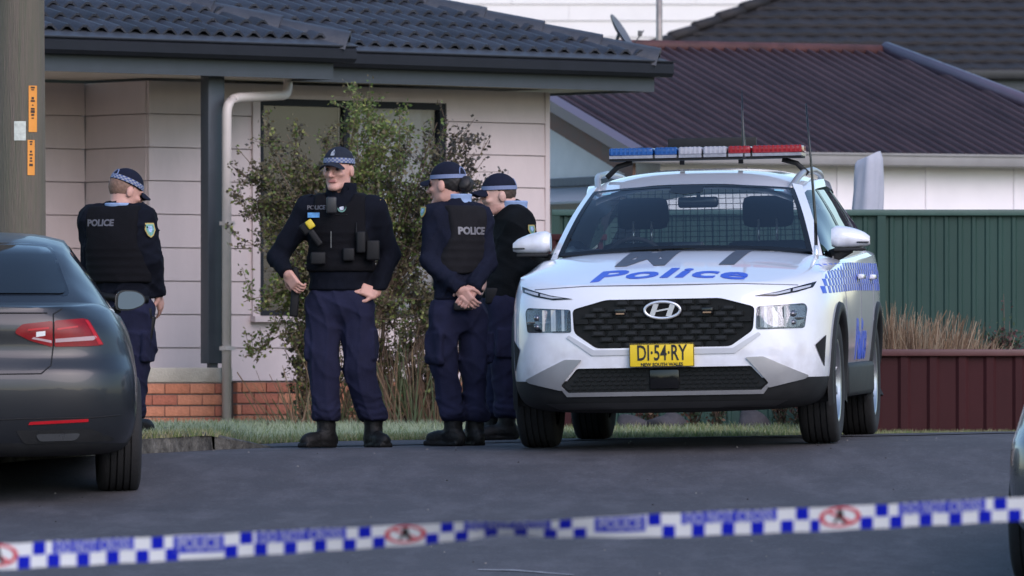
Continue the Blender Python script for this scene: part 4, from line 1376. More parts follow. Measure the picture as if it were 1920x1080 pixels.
# door mirrors
for s in (-1, 1):
    mr_ = bpy.data.objects.new('door_mirror', None); COL.objects.link(mr_); mr_.parent = suv; mr_.location = (s * .835 + .012, 1.62, 1.09)
    mb = MB(); P = []
    for i in range(9):
        u = i / 8
        x = s * lerp(.0, .225, u)
        hh = lerp(.075, .035, u ** 2.5); c_ = .105 - .02 * u ** 2; dd = lerp(.075, .035, u ** 2)
        if i in (0, 8): hh *= .8; dd *= .7
        P.append([(x, dd * math.cos(a), c_ + hh * math.sin(a) * (1.0 if math.sin(a) > 0 else .8)) for a in np.linspace(0, 2 * math.pi, 17)])
    mb.grid(P); mb.add(P[0][:-1], [tuple(range(16))]); mb.add(P[-1][:-1], [tuple(range(16))])
    mb.build('mirror_cap', white_p, mr_)
    mb = MB(); mb.tube([(-s * .03, .03, -.01), (s * .05, .02, .02), (s * .11, 0, .045)], [.045, .038, .03], 10); mb.box(min(s * .01, s * .2), max(s * .01, s * .2), -.05, .055, .028, .048, bev=.008); mb.build('mirror_foot', black_pl, mr_)
    mb = MB(); mb.box(min(s * .15, s * .222), max(s * .15, s * .222), -.055, -.03, .075, .083, bev=.002); mb.build('indicator', gloss_bk, mr_)
# wheel-arch flares, sill, wheels
for s in (-1, 1):
    for yy in (.95, 3.72):
        mb = MB(); rows = []
        for k in range(29):
            a = lerp(R(-18), R(198), k / 28)
            cy, cz = math.cos(a), math.sin(a)
            ri, ro = .385, .462
            def sx(rr):
                h = BV.ray_cast(Vector((s * 2, yy + rr * cy, max(.40, .365 + rr * cz))), Vector((-s, 0, 0)), 3)
                return h[0].x if h[0] is not None and abs(h[0].x) > .82 else s * (.93 if yy > 1 else .915)
            xo = sx(ro)
            xm = s * max(abs(sx(.415)), abs(xo) - .005)
            rows.append([(xo - s * .01, yy + ro * cy, .365 + ro * cz), (xo + s * .016, yy + (ro - .012) * cy, .365 + (ro - .012) * cz), (xm + s * .018, yy + .405 * cy, .365 + .405 * cz), (xm - s * .0, yy + ri * cy, .365 + ri * cz), (xm - s * .18, yy + ri * cy, .365 + ri * cz)])
        mb.grid(rows); mb.build('wheel_arch_trim', black_pl, body, fix=False)
        wheel(suv, s * .822, yy, .362, .215, s)
    mb = MB(); mb.box(min(s * .82, s * .955), max(s * .82, s * .955), 1.38, 3.30, .26, .46, bev=.03); mb.build('sill_cladding', black_pl, body)
    # chequered band and door lettering along the flank
    SD = dict(axis_u=(0, 1, 0), axis_v=(0, 0, 1), dirn=(-s, 0, 0))
    for r_ in range(4 if s > 0 else 0):
        y = .42
        k = 0
        while y < 3.9:
            if (k + r_) % 2 == 0:
                z0 = .865 + r_ * .042 + .022 * min(1, y / 2)
                h_ = [BV.ray_cast(Vector((s * 3, yy_, zz_)), Vector((-s, 0, 0)), 6) for yy_ in (y, y + .075) for zz_ in (z0, z0 + .041)]
                if all(q_[0] is not None and q_[0].x > .74 for q_ in h_):
                    drape([(y, z0), (y + .075, z0), (y + .075, z0 + .041), (y, z0 + .041)], [(0, 1, 2, 3)], BV, (s * 3, 0, 0), off=.003, thick=.0015, name='blue_check', mat=police_blue, parent=body, smooth=False, **SD)
            y += .0752; k += 1
    vs, fs = cut_geo(*text_geo('Police', .33, .01, .15, 1.0), .08)
    vs = [(-x * s if s < 0 else x, y) for x, y in vs]
    drape(vs, fs, BV, (s * 3, 2.5, .585), off=.003, thick=.0015, name='door_lettering', mat=police_blue, parent=body, **SD)
    for y in (2.25, 3.15):
        mb = MB(); xs0 = .945; mb.box(min(s * xs0, s * (xs0 + .035)), max(s * xs0, s * (xs0 + .035)), y, y + .19, .955, .985, bev=.01); mb.build('door_handle', white_p, body)
    for y in (1.42, 2.48, 3.42):
        mb = MB(); pts = []
        for z in np.linspace(.47, 1.06, 14):
            h = BV.ray_cast(Vector((s * 3, y, z)), Vector((-s, 0, 0)), 4)
            if h[0] is not None: pts.append(h[0])
        mb.tube(pts, .003, 5); mb.build('door_gap', M('gap_grey', (.16, .165, .19)), body)
# light bar, number board, aerials
lb = empty('light_bar', (0, 0, 0)); lb.parent = suv; lb.location = (.035, 2.45, -.032); lb.scale = (.965, 1, 1)
mb = MB(); mb.box(-.60, .60, -.12, .16, 1.722, 1.735, bev=.005)
for s in (-1, 1):
    mb.tube([(s * .47, 0, 1.715), (s * .56, 0, 1.69), (s * .63, 0, 1.625)], .018, 6)
mb.build('bar_base', black_pl, lb)
lmods = [(-.60, -.325, 'blue'), (-.315, -.175, 'blue'), (-.165, -.02, 'clear'), (-.01, .135, 'clear'), (.145, .285, 'red'), (.295, .605, 'red')]
lcols = dict(blue=(.014, .075, .25), clear=(.34, .34, .38), red=(.26, .012, .02))
for a, b, c_ in lmods:
    mb = MB(); mb.box(a, b, -.14, .17, 1.752, 1.798, bev=.012)
    o = mb.build('lamp_module', M('lens_' + c_, lcols[c_], rough=.15, var=.15, scale=25), lb)
    mb = MB(); mb.box(a + .002, b - .002, -.135, .165, 1.735, 1.753); mb.build('lamp_base', M('lens_grey', (.25, .26, .30), rough=.2, var=.2, scale=30), o)
    n = int((b - a) / .028)
    mb = MB()
    for i in range(n):
        x = a + .014 + i * .028
        mb.box(x, x + .012, -.1425, -.1405, 1.758, 1.799)
    mb.build('lens_rib', M('lens_rib_' + c_, tuple(min(1, q * 1.15) for q in lcols[c_]), rough=.2), o)
mb = MB(); mb.box(-.27, .285, .25, .29, 1.79, 1.86, bev=.008); mb.box(-.2, -.17, .26, .28, 1.70, 1.79); mb.box(.17, .2, .26, .28, 1.70, 1.79); mb.build('sign_board', black_pl, lb)
mb = MB(); mb.tube([(.27, -.02, 1.69), (.27, -.02, 1.74), (.265, -.01, 1.84), (.262, 0, 2.1)], [.018, .016, .009, .002], 8); mb.build('aerial', gloss_bk, suv).location = (0, 2.35, 0)
mb = MB(); mb.tube([(.80, 1.05, 1.05), (.80, 1.06, 1.15)], .014, 8); mb.build('aerial_mount', chrome, suv)
mb = MB(); mb.tube([(.80, 1.06, 1.12), (.797, 1.08, 1.3), (.775, 1.1, 1.65), (.75, 1.13, 1.98)], [.011, .009, .007, .004], 8); mb.build('aerial', gloss_bk, suv)
# ------------------------------------------------------------------ sedans
def sedan(paint, x, y, z, rz, label, cat, name='parked_car'):
    root = empty(name, (x, y, z), rz, label, cat)
    Gz = lambda q: interp(q, [.18, .26, .36, .50, .63, .67, .74, .82, .92, .99, 1.04], [.12, .05, .02, .0, .0, .018, .075, .085, .07, .045, .09])
    Gx = lambda q: interp(abs(q), [0, .25, .45, .60, .72, .80, .86, .895, .912], [0, .006, .022, .055, .11, .20, .33, .48, .68])
    lid = lambda q: interp(q, [.1, .2, .4, .6, .9, 1.2], [1.015, 1.03, 1.045, 1.055, 1.06, 1.06])
    rg = []
    for w, yc in ((.30, .12), (.46, .14), (.60, .19), (.71, .27), (.79, .38), (.85, .52), (.885, .68)):
        side = [(w * (.95, 1., 1., .99, .965, .945, .90)[i], Gx(w) + Gz(q), q) for i, q in enumerate((.24, .40, .58, .67, .75, .82, .92))]
        ys = Gx(w) + .085
        top = []
        for fr_, dz in ((.85, -.045 if w > .6 else -.02), (.78, -.012 if w > .6 else -.005), (.66, -.003), (.34, 0), (0, 0)):
            yy = lerp(yc, max(ys, yc), fr_ ** 2.2)
            top.append((w * fr_, yy, lid(yy) + dz))
        rg.append([(0, yc + .08, .2), (w * .8, Gx(w) + .15, .2)] + side + top)
    def mid(yv, xs_, zs_):
        t5 = [0, 1, 2, 2.5, 3, 3.5, 4]
        xs_ = [float(np.interp(t, range(5), xs_[:5])) for t in t5] + list(xs_[5:]); zs_ = [float(np.interp(t, range(5), zs_[:5])) for t in t5] + list(zs_[5:])
        return [(0, yv, .19), (.75, yv, .19)] + [(a, yv, b) for a, b in zip(xs_, zs_)]
    rg.append(mid(1.0, [.87, .905, .915, .89, .845, .79, .75, .6, .3, 0], [.25, .40, .58, .78, .90, .985, 1.02, 1.03, 1.03, 1.03]))
    for yv in (1.6, 2.4, 3.2):
        rg.append(mid(yv, [.87, .90, .912, .91, .895, .85, .80, .6, .3, 0], [.23, .40, .58, .77, .89, .975, 1.0, 1., 1., 1.]))
    rg.append(mid(3.8, [.87, .90, .912, .905, .88, .82, .76, .56, .3, 0], [.25, .40, .56, .72, .83, .92, .96, .98, .985, .985]))
    rg.append(mid(4.4, [.82, .85, .86, .85, .82, .76, .70, .5, .26, 0], [.27, .40, .52, .64, .72, .78, .81, .83, .84, .84]))
    rg.append(mid(4.72, [.6, .64, .66, .64, .6, .56, .5, .36, .2, 0], [.3, .40, .50, .60, .66, .70, .72, .73, .73, .73]))
    bo = shell(rg, paint, crease=[(1, 10, 9, .6), (0, 8, 10, .6), (0, 7, 5, .5), (0, 7, 6, .4)], name='body')
    bake(bo)
    cuts = []
    for s in (-1, 1):
        for yy in (.98, 3.78):
            mb = MB(); mb.lathe([(.0, .58 * s), (.36, .58 * s), (.36, 1.3 * s), (.0, 1.3 * s)], 36, 'x', T=Matrix.Translation((0, yy, .325))); cuts.append(cutter(mb))
    carve(bo, cuts)
    bm = bmesh.new(); bm.from_mesh(bo.data)
    bmesh.ops.bisect_plane(bm, geom=bm.verts[:] + bm.edges[:] + bm.faces[:], plane_co=(0, 0, .275), plane_no=(0, 0, 1), dist=1e-5)
    for f in bm.faces:
        c = f.calc_center_median(); f.smooth = True
        f.material_index = 1 if c.z < .275 else 0
        for yy in (.98, 3.78):
            if .5 < abs(c.x) < .91 and math.hypot(c.y - yy, c.z - .325) < .3599: f.material_index = 2
    bm.to_mesh(bo.data); bm.free()
    for m in (paint, black_pl, arch_dark): bo.data.materials.append(m)
    bo.data.set_sharp_from_angle(angle=R(38)); bo.parent = root
    bv = bvh_of(bo)
    # cabin skin
    zt = lambda q: interp(q, [.52, .70, .90, 1.05, 1.2, 1.35, 1.6, 2.2, 2.6, 2.9, 3.1, 3.4], [1.03, 1.13, 1.235, 1.308, 1.368, 1.405, 1.44, 1.462, 1.44, 1.38, 1.28, 1.06])
    xt = lambda q: interp(q, [.52, .9, 1.3, 2.2, 3.0, 3.4], [.60, .50, .49, .53, .53, .62])
    xb = lambda q: interp(q, [.52, .9, 1.4, 2.2, 3.4], [.70, .77, .80, .80, .78])
    P = []
    for q in np.linspace(.52, 3.4, 49):
        row = []
        t_, b_ = xt(q), xb(q); zz = zt(q)
        edge = zz - .045
        half = []
        for v in np.linspace(0, 1, 7):
            half.append((lerp(b_, t_ + .01, v) + .02 * math.sin(math.pi * v), q, lerp(.985, max(edge, .99), v)))
        for u in np.linspace(.93, 0, 9):
            half.append((t_ * u, q - .10 * (1 - u * u) * (1 if q < 1.5 else (-1 if q > 2.6 else 0)) * .6, zz - .045 * u ** 4))
        row = half + [(-a, b2, c2) for a, b2, c2 in half[:-1][::-1]]
        P.append(row)
    mb = MB(); mb.grid(P); cabn = mb.build('cabin', paint, bo)
    cv = bvh_of(cabn)
    tint = M('tinted_glass', (.012, .016, .020), rough=.06, var=.05, rvar=.02, spec=.4)
    RB = dict(org=(0, -3, 0), axis_u=(1, 0, 0), axis_v=(0, 0, 1), dirn=(0, 1, 0))
    def rear(poly, nm, mat, par, off=.004, thick=.01, rnd=.02, b=None, step=.06):
        v_, f_ = poly_fine(smooth_poly(poly, rnd) if rnd else poly, step)
        return drape(v_, f_, b or bv, off=off, thick=thick, name=nm, mat=mat, parent=par, **RB)
    rear([(-.525, 1.085), (.525, 1.085), (.44, 1.375), (.25, 1.388), (-.25, 1.388), (-.44, 1.375)], 'rear_window_seal', gloss_bk, cabn, off=.003, b=cv, rnd=.04)
    rear([(-.505, 1.10), (.505, 1.10), (.425, 1.363), (.24, 1.375), (-.24, 1.375), (-.425, 1.363)], 'rear_window', tint, cabn, off=.014, b=cv, rnd=.04)
    for s in (-1, 1):
        v_, f_ = poly_fine(smooth_poly([(1.12, 1.02), (1.45, 1.335), (2.3, 1.39), (2.7, 1.36), (3.15, 1.02)], .05), .1)
        drape(v_, f_, cv, (s * 3, 0, 0), (0, 1, 0), (0, 0, 1), (-s, 0, 0), .004, .006, 'side_window', tint, cabn)
        v_, f_ = poly_fine([(1.02, 1.0), (3.2, 1.0), (3.2, 1.018), (1.02, 1.018)], .1)
        drape(v_, f_, cv, (s * 3, 0, 0), (0, 1, 0), (0, 0, 1), (-s, 0, 0), .008, .008, 'waist_trim', chrome, cabn)
        # tail lamp in two halves
        outer = [(s * a, b2) for a, b2 in [(.415, .945), (.575, .958), (.605, .952), (.69, .812), (.60, .805), (.415, .802)]]
        inner = [(s * a, b2) for a, b2 in [(.405, .943), (.24, .925), (.205, .895), (.20, .875), (.28, .835), (.405, .800)]]
        lens = M('tail_red', (.20, .004, .008), rough=.3, var=.25, scale=8, spec=.3)
        lens2 = M('tail_bright_red', (.42, .010, .018), rough=.3, var=.1, spec=.3)
        clear = M('tail_clear', (.42, .30, .31), rough=.3, var=.1, spec=.3)
        tl_ = rear(outer, 'tail_light', lens, bo, off=.008, thick=.03, rnd=.012, step=.03)
        t2_ = rear(inner, 'tail_light', lens, bo, off=.008, thick=.03, rnd=.012, step=.03)
        rear([(s * a, b2) for a, b2 in [(.42, .825), (.63, .838), (.65, .855), (.64, .862), (.42, .845)]], 'lens_strip', clear, tl_, off=.0095, thick=.004, rnd=0, step=.03)
        rear([(s * a, b2) for a, b2 in [(.29, .845), (.40, .822), (.40, .836), (.30, .854)]], 'lens_strip', clear, t2_, off=.0095, thick=.004, rnd=0, step=.03)
        rear([(s * a, b2) for a, b2 in [(.585, .950), (.603, .946), (.682, .818), (.66, .815)]], 'lens_edge', lens2, tl_, off=.0095, thick=.004, rnd=0, step=.03)
        rear([(s * .43, .893), (s * .545, .908), (s * .545, .918), (s * .43, .903)], 'lens_mark', lens2, tl_, off=.0095, thick=.004, rnd=0)
        rear([(s * .27, .888), (s * .385, .900), (s * .385, .910), (s * .27, .898)], 'lens_mark', lens2, t2_, off=.0095, thick=.004, rnd=0)
        rear([(s * .315, .855), (s * .365, .862), (s * .365, .888), (s * .315, .882)], 'reverse_lens', M('reverse_white', (.7, .7, .68), rough=.15), t2_, off=.0095, thick=.004, rnd=0)
        rear([(s * .27, .375), (s * .60, .392), (s * .60, .408), (s * .28, .392)], 'bumper_reflector', lens2, bo, off=.006, thick=.02, rnd=.004, step=.04)
        # lower bumper trims
        rear([(s * .20, .345), (s * .62, .352), (s * .75, .30), (s * .74, .285), (s * .25, .27)], 'exhaust_trim', black_pl, bo, off=.004, thick=.02, rnd=.02)
        rear([(s * .31, .325), (s * .56, .33), (s * .53, .29), (s * .33, .285)], 'exhaust_surround', M('dark_chrome', (.10, .105, .11), rough=.3, metal=.4), bo, off=.009, thick=.02, rnd=.02)
        # mirror
        mr_ = bpy.data.objects.new('door_mirror', None); COL.objects.link(mr_); mr_.parent = root; mr_.location = (s * .845, 2.52, 1.0)
        pr = [(.0, .02), (.005, .115), (.04, .138), (.12, .135), (.165, .11), (.178, .075), (.16, .045), (.09, .018)]
        T = Matrix.Identity(4)
        mb = MB(); mb.prism(smooth_poly([(s * a, b2) for a, b2 in pr], .03), -.01, .07); mb.prism(smooth_poly([(s * (.02 + a * .78), .012 + b2 * .82) for a, b2 in pr], .03), .07, .11); mb.build('mirror_case', paint, mr_)
        mb = MB(); mb.prism(smooth_poly([(s * (.014 + a * .88), .008 + b2 * .88) for a, b2 in pr], .025), -.013, -.0101); mg = mb.build('mirror_glass', M('mirror_silver', (.085, .095, .10), rough=.03, metal=1., var=.02, rvar=.01), mr_); mg.rotation_euler.x = R(-9); mg.location.y = -.022
        mb = MB(); mb.tube([(-s * .08, .05, .0), (s * .03, .05, .03)], .025, 8); mb.build('mirror_foot', black_pl, mr_)
        for yy in (.98, 3.78):
            wheel(root, s * .80, yy, .325, .225, s)
    # boot-lid shut lines and bumper crease
    gap = M('gap_dark', (.006, .006, .007), rough=.8)
    def line(pts, r_, nm='panel_gap', mat=gap):
        q_ = []
        for i in range(len(pts) - 1):
            for k in range(8):
                t = k / 8
                px_, pz_ = lerp(pts[i][0], pts[i + 1][0], t), lerp(pts[i][1], pts[i + 1][1], t)
                h = bv.ray_cast(Vector((px_, -3, pz_)), Vector((0, 1, 0)), 6)
                if h[0] is not None: q_.append(h[0])
        if len(q_) > 2:
            mb = MB(); mb.tube(q_, r_, 5); mb.build(nm, mat, bo)
    for s in (-1, 1):
        line([(s * .46, 1.01), (s * .41, .98), (s * .408, .80), (s * .395, .70), (s * .34, .655), (0, .65)], .004)
        line([(0, .40), (s * .3, .41), (s * .62, .415), (s * .80, .43)], .0035)
        line([(0, .985), (s * .43, .985)], .005)
    return root
grey_p = M('graphite_paint', (.014, .016, .0195), rough=.36, metal=.1, var=.06, scale=1.5, coat=.35, rvar=.06)
car_silver = M('silver_paint', (.11, .113, .122), rough=.28, metal=.5, var=.04, scale=1.5, coat=.7, rvar=.05)
PR = R(5.2)
pz = gz(-2.2, 44.5)
sedan(grey_p, -2.90, 43.5, pz - .005, PR, 'dark grey sedan seen from behind, parked at the left edge', 'car')
sedan(car_silver, 3.10, 36.86, gz(2.6, 37.9) - .005, R(-11.5), 'silver car of which only one corner enters at the right edge', 'car')
# ------------------------------------------------------------------ figures: smooth implicit surfaces turned into meshes
def sd_cone(P, a, b, ra, rb):
    a, b = np.array(a, float), np.array(b, float)
    ba = b - a
    t = np.clip(((P - a) @ ba) / max(1e-9, ba @ ba), 0, 1)
    d = np.linalg.norm(P - a - t[..., None] * ba, axis=-1)
    return d - (ra + (rb - ra) * t)
def sd_ell(P, c, r_, rot=None):
    q = P - np.array(c, float)
    if rot is not None: q = q @ rot
    r_ = np.array(r_, float)
    k0 = np.linalg.norm(q / r_, axis=-1)
    k1 = np.linalg.norm(q / (r_ * r_), axis=-1)
    return np.where(k0 < 1e-6, -r_.min(), k0 * (k0 - 1) / np.maximum(k1, 1e-9))
def sd_box(P, c, h, rot=None, rr=.01):
    q = P - np.array(c, float)
    if rot is not None: q = q @ rot
    d = np.abs(q) - (np.array(h) - rr)
    return np.linalg.norm(np.maximum(d, 0), axis=-1) + np.minimum(d.max(-1), 0) - rr
def smin(a, b, k):
    h = np.clip(.5 + .5 * (b - a) / k, 0, 1)
    return b * (1 - h) + a * h - k * h * (1 - h)
def smax(a, b, k): return -smin(-a, -b, k)
def rotz(a):
    c, s = math.cos(a), math.sin(a)
    return np.array([[c, -s, 0], [s, c, 0], [0, 0, 1.]])
def rotx(a):
    c, s = math.cos(a), math.sin(a)
    return np.array([[1., 0, 0], [0, c, -s], [0, s, c]])
def folds(P, seed, f=14., amp=.004, vert=1.):
    r_ = np.random.default_rng(seed)
    out = 0
    W = P.copy()
    for _ in range(2):
        k = r_.normal(0, 5, 3); W = W + .02 * np.sin((P @ k)[..., None] + r_.uniform(0, 6, 3))
    for i in range(5):
        k = r_.normal(0, 1, 3) * np.array([1, 1, vert]); k = k / np.linalg.norm(k) * f * r_.uniform(.6, 2.2)
        s = np.sin(W @ k + r_.uniform(0, 6.28))
        out = out + (1 - np.abs(s)) ** 3 * r_.uniform(.3, 1.2)
    return amp * (.35 - out / 1.3)
def nets(fn, lo, hi, h):
    """naive surface nets."""
    lo = np.array(lo, float); hi = np.array(hi, float)
    n = np.maximum(4, np.ceil((hi - lo) / h).astype(int) + 1)
    ax = [lo[i] + h * np.arange(n[i]) for i in range(3)]
    P = np.stack(np.meshgrid(*ax, indexing='ij'), -1).astype(np.float32)
    st = 4 if min(n) > 12 else 1
    if st > 1:                                        # look coarsely first, then only near the surface
        ci = [np.minimum(np.arange(0, n[i] + st, st), n[i] - 1) for i in range(3)]
        C = fn(P[np.ix_(*ci)])
        near = np.abs(C) < st * h * 1.9 + .012
        up = [np.minimum((np.arange(n[i]) + st // 2) // st, len(ci[i]) - 1) for i in range(3)]
        F = C[np.ix_(*up)].copy()
        mk = near[np.ix_(*up)]
        F[mk] = fn(P[mk])
    else:
        F = fn(P)
    S = F < 0
    c = n - 1
    cnt = np.zeros(c, int); pos = np.zeros((*c, 3)); ec = np.zeros(c, int)
    off = [(i, j, k) for i in (0, 1) for j in (0, 1) for k in (0, 1)]
    sl = lambda o: tuple(slice(o[d], o[d] + c[d]) for d in range(3))
    for o in off: cnt += S[sl(o)]
    act = (cnt > 0) & (cnt < 8)
    for a in off:
        for d in range(3):
            if a[d] == 0:
                b = list(a); b[d] = 1
                fa, fb = F[sl(a)], F[sl(tuple(b))]
                x = (fa < 0) != (fb < 0)
                t = np.where(x, fa / np.where(np.abs(fa - fb) < 1e-12, 1e-12, fa - fb), 0)
                q = np.zeros((*c, 3)); q[..., 0] = a[0]; q[..., 1] = a[1]; q[..., 2] = a[2]
                q[..., d] += t
                pos += np.where(x[..., None], q, 0); ec += x
    idx = -np.ones(c, int); ids = np.argwhere(act); idx[act] = np.arange(len(ids))
    V = lo + h * (ids + pos[act] / ec[act][:, None])
    Q = []
    for d in range(3):
        e1, e2 = (d + 1) % 3, (d + 2) % 3
        s0 = [slice(1, c[i]) for i in range(3)]; s0[d] = slice(0, c[d])
        s1 = list(s0); s1[d] = slice(1, c[d] + 1)
        A, B = S[tuple(s0)], S[tuple(s1)]
        x = np.argwhere(A != B)
        if len(x) == 0: continue
        base = x + np.array([1 if i != d else 0 for i in range(3)])
        flip = A[tuple(x.T)]
        def cell(o1, o2):
            q = base.copy(); q[:, e1] -= o1; q[:, e2] -= o2
            return idx[tuple(q.T)]
        quad = np.stack([cell(1, 1), cell(0, 1), cell(0, 0), cell(1, 0)], 1)
        quad[~flip] = quad[~flip][:, ::-1]
        Q.append(quad)
    return V, np.concatenate(Q)
def net_mesh(parts, name, mats, parent, smooth_it=1):
    """several nets joined into one mesh."""
    vs, fs, mi = [], [], []
    k = 0
    for (V, Q, m_) in parts:
        vs.append(V); fs.append(Q + k); mi += [m_] * len(Q); k += len(V)
    me = bpy.data.meshes.new(name)
    me.from_pydata(np.concatenate(vs).tolist(), [], np.concatenate(fs).tolist())
    me.polygons.foreach_set('material_index', mi)
    me.polygons.foreach_set('use_smooth', [True] * len(mi))
    me.update()
    return link(name, me, mats, parent)
def bounds(*pts, pad=.15):
    a = np.array([p for p in pts], float)
    return a.min(0) - pad, a.max(0) + pad

navy = M('navy_twill', (.015, .0165, .040), rough=.9, var=.22, scale=9, bump=.15, bscale=120, spec=.2)
navy_dk = M('dark_navy_fleece', (.0055, .0068, .0125), rough=.95, var=.25, scale=9, bump=.2, bscale=150, spec=.15)
vest_m = M('vest_black', (.0065, .0065, .0085), rough=.95, var=.2, scale=12, bump=.2, bscale=160, spec=.15)
vest_br = M('vest_charcoal', (.013, .0125, .0145), rough=.95, var=.2, scale=12, bump=.2, bscale=160, spec=.15)
boot_m = M('boot_leather', (.007, .007, .007), rough=.6, spec=.3, var=.3, scale=14, bump=.2)
skin_m = M('skin', (.58, .32, .255), rough=.5, var=.10, scale=14, bump=.05, spec=.4)
skin2_m = M('skin_pale', (.60, .37, .30), rough=.5, var=.08, scale=14, bump=.05, spec=.4)
lip_m = M('lips', (.42, .17, .15), rough=.45, var=.1, scale=30)
stubble_m = M('shaved_skin', (.545, .305, .245), rough=.6, var=.14, scale=60, bump=.05)
hair_m = M('hair_dark', (.012, .009, .008), rough=.6, var=.3, scale=40)
hair_br = M('hair_brown', (.06, .04, .028), rough=.7, var=.3, scale=40)
cap_m2 = M('cap_navy', (.009, .011, .024), rough=.9, var=.15, scale=12, spec=.2)
capgrey = M('cap_slate', (.020, .024, .036), rough=.9, var=.15, scale=12, spec=.2)
chk_w = M('check_white', (.26, .275, .32), rough=.7, var=.05)
chk_b = M('check_blue', (.06, .09, .22), rough=.7, var=.05)
band_lb = M('band_pale_blue', (.17, .21, .35), rough=.7, var=.08)
shirt_lb = M('shirt_pale_blue', (.26, .36, .56), rough=.8, var=.1)
letter_w = M('letter_silver', (.115, .11, .125), rough=.5, var=.15)
gear = M('gear_black', (.006, .006, .007), rough=.6, spec=.3, var=.2)

def person(name, label, X, Y, Z, face, J, head, cap='grey', vest=None, skin=None, hair=hair_br, top=None, shirt=False, seed=1, build=1., bun=False, headfwd=.04):
    """J: joints in metres, view-aligned (x right, y away, z up from the feet). face: direction the chest looks, degrees
    (0 = towards the camera, 90 = towards image right, -90 = left, 180 = away). head: (x, y, z of centre, facing degrees, nod degrees)."""
    skin = skin or skin_m; top = top or navy_dk
    root = empty('person', (X, Y, Z), 0, label, 'person', None)
    RT = rotz(R(face)); RTi = RT                       # columns: body axes; world = RT @ local, local x = person's left when facing camera
    hc = np.array(head[:3]); RH = rotz(R(head[3])) @ rotx(R(head[4]))
    v3 = lambda k: np.array(J[k], float)
    pel = (v3('hipL') + v3('hipR')) / 2
    chest = np.array(J['chest'], float)
    shL, shR = chest + RT @ np.array([.185 * build, .0, .10]), chest + RT @ np.array([-.185 * build, .0, .10])
    if 'shL' in J: shL = v3('shL')
    if 'shR' in J: shR = v3('shR')
    neck = chest + RT @ np.array([0, -.0, .19])
    b = build
    def w(p, rot, c): return c + rot @ np.array(p, float)
    # ---- body (skin): head, neck, hands; limbs and trunk inside the clothes
    def headf(P):
        q = (P - hc) @ RH / 1.05                       # local: -y is the face
        d = sd_ell(q, (0, .018, .03), (.076, .098, .092))
        d = smin(d, sd_ell(q, (0, -.012, -.035), (.064, .074, .070)), .03)
        d = smin(d, sd_cone(q, (-.046, .0, -.070), (-.018, -.066, -.098), .019, .017), .025)     # jaw line
        d = smin(d, sd_cone(q, (.046, .0, -.070), (.018, -.066, -.098), .019, .017), .025)
        d = smin(d, sd_ell(q, (0, -.074, -.098), (.020, .018, .016)), .02)                       # chin
        d = smin(d, sd_cone(q, (-.034, -.078, .026), (.034, -.077, .026), .012, .012), .022)     # brow
        for s in (-1, 1):
            d = smin(d, sd_ell(q, (s * .041, -.066, -.022), (.020, .020, .014)), .02)            # cheekbone
            d = smin(d, sd_ell(q, (s * .082, .012, -.005), (.011, .022, .032)), .01)
            d = smax(d, -sd_ell(q, (s * .031, -.097, .006), (.015, .013, .009)), .014)
        d = smin(d, sd_cone(q, (0, -.086, .016), (0, -.116, -.030), .008, .0125), .010)          # nose
        for s in (-1, 1): d = smin(d, sd_ell(q, (s * .013, -.101, -.033), (.008, .010, .008)), .006)
        d = smin(d, sd_cone(q, (-.020, -.086, -.063), (.020, -.086, -.063), .0075, .0075), .008)   # lips
        d = smax(d, -sd_cone(q, (-.023, -.098, -.0625), (.023, -.098, -.0625), .004, .004), .005)
        nk = (neck - hc) @ RH / 1.05
        d = smin(d, sd_cone(q, (0, .02, -.06), nk, .056, .062), .03)
        return d
    lo, hi = bounds(hc, neck, pad=.16)
    parts = [(*nets(headf, lo, hi, .005), 0)]
    for sd in ('L', 'R'):
        wr, fd, pd = v3('wr' + sd), np.array(J['hd' + sd], float), np.array(J['pm' + sd], float)
        fd = fd / np.linalg.norm(fd); pd = pd - fd * (pd @ fd); pd = pd / np.linalg.norm(pd)   # finger direction, palm-facing direction
        th = np.cross(fd, pd) * (1 if sd == 'L' else -1)
        th = th * J.get('th' + sd, 1)
        curl = J.get('curl' + sd, .5)
        fa_ = (wr - v3('el' + sd)); fa_ = fa_ / np.linalg.norm(fa_)
        def handf(P, wr=wr, fd=fd, pd=pd, th=th, curl=curl, fa_=fa_):
            pc = wr + fd * .055
            B = np.stack([th, fd, pd], 1)
            d = sd_box(P, pc, (.040, .050, .015), B, .013)
            d = smin(d, sd_cone(P, wr - fa_ * .05, wr + fd * .01, .026, .026), .02)
            for i, (o, L) in enumerate(((.030, .072), (.010, .080), (-.011, .075), (-.031, .060))):
                r_ = .0088
                k0 = wr + fd * .098 + th * o
                a1, a2, a3 = curl * .55, curl * 1.45, curl * 2.2
                k1 = k0 + (fd * math.cos(a1) + pd * math.sin(a1)) * L * .45
                k2 = k1 + (fd * math.cos(a2) + pd * math.sin(a2)) * L * .32
                k3 = k2 + (fd * math.cos(a3) + pd * math.sin(a3)) * L * .26
                f = np.minimum(np.minimum(sd_cone(P, k0, k1, r_, r_), sd_cone(P, k1, k2, r_, r_ * .93)), sd_cone(P, k2, k3, r_ * .93, r_ * .8))
                d = smin(d, f, .006)
            t0 = wr + fd * .03 + th * .032
            t1 = t0 + (th * .7 + fd * .6 + pd * .3) * .042
            t2 = t1 + (th * .25 + fd * .85 + pd * .45) * .03
            t3 = t2 + (fd * .8 + pd * .5 - th * .05) * .024
            d = smin(d, np.minimum(np.minimum(sd_cone(P, t0, t1, .014, .011), sd_cone(P, t1, t2, .0105, .0098)), sd_cone(P, t2, t3, .0098, .008)), .01)
            return d
        lo, hi = bounds(wr, wr + fd * .18, pad=.085)
        parts.append((*nets(handf, lo, hi, .004), 0))
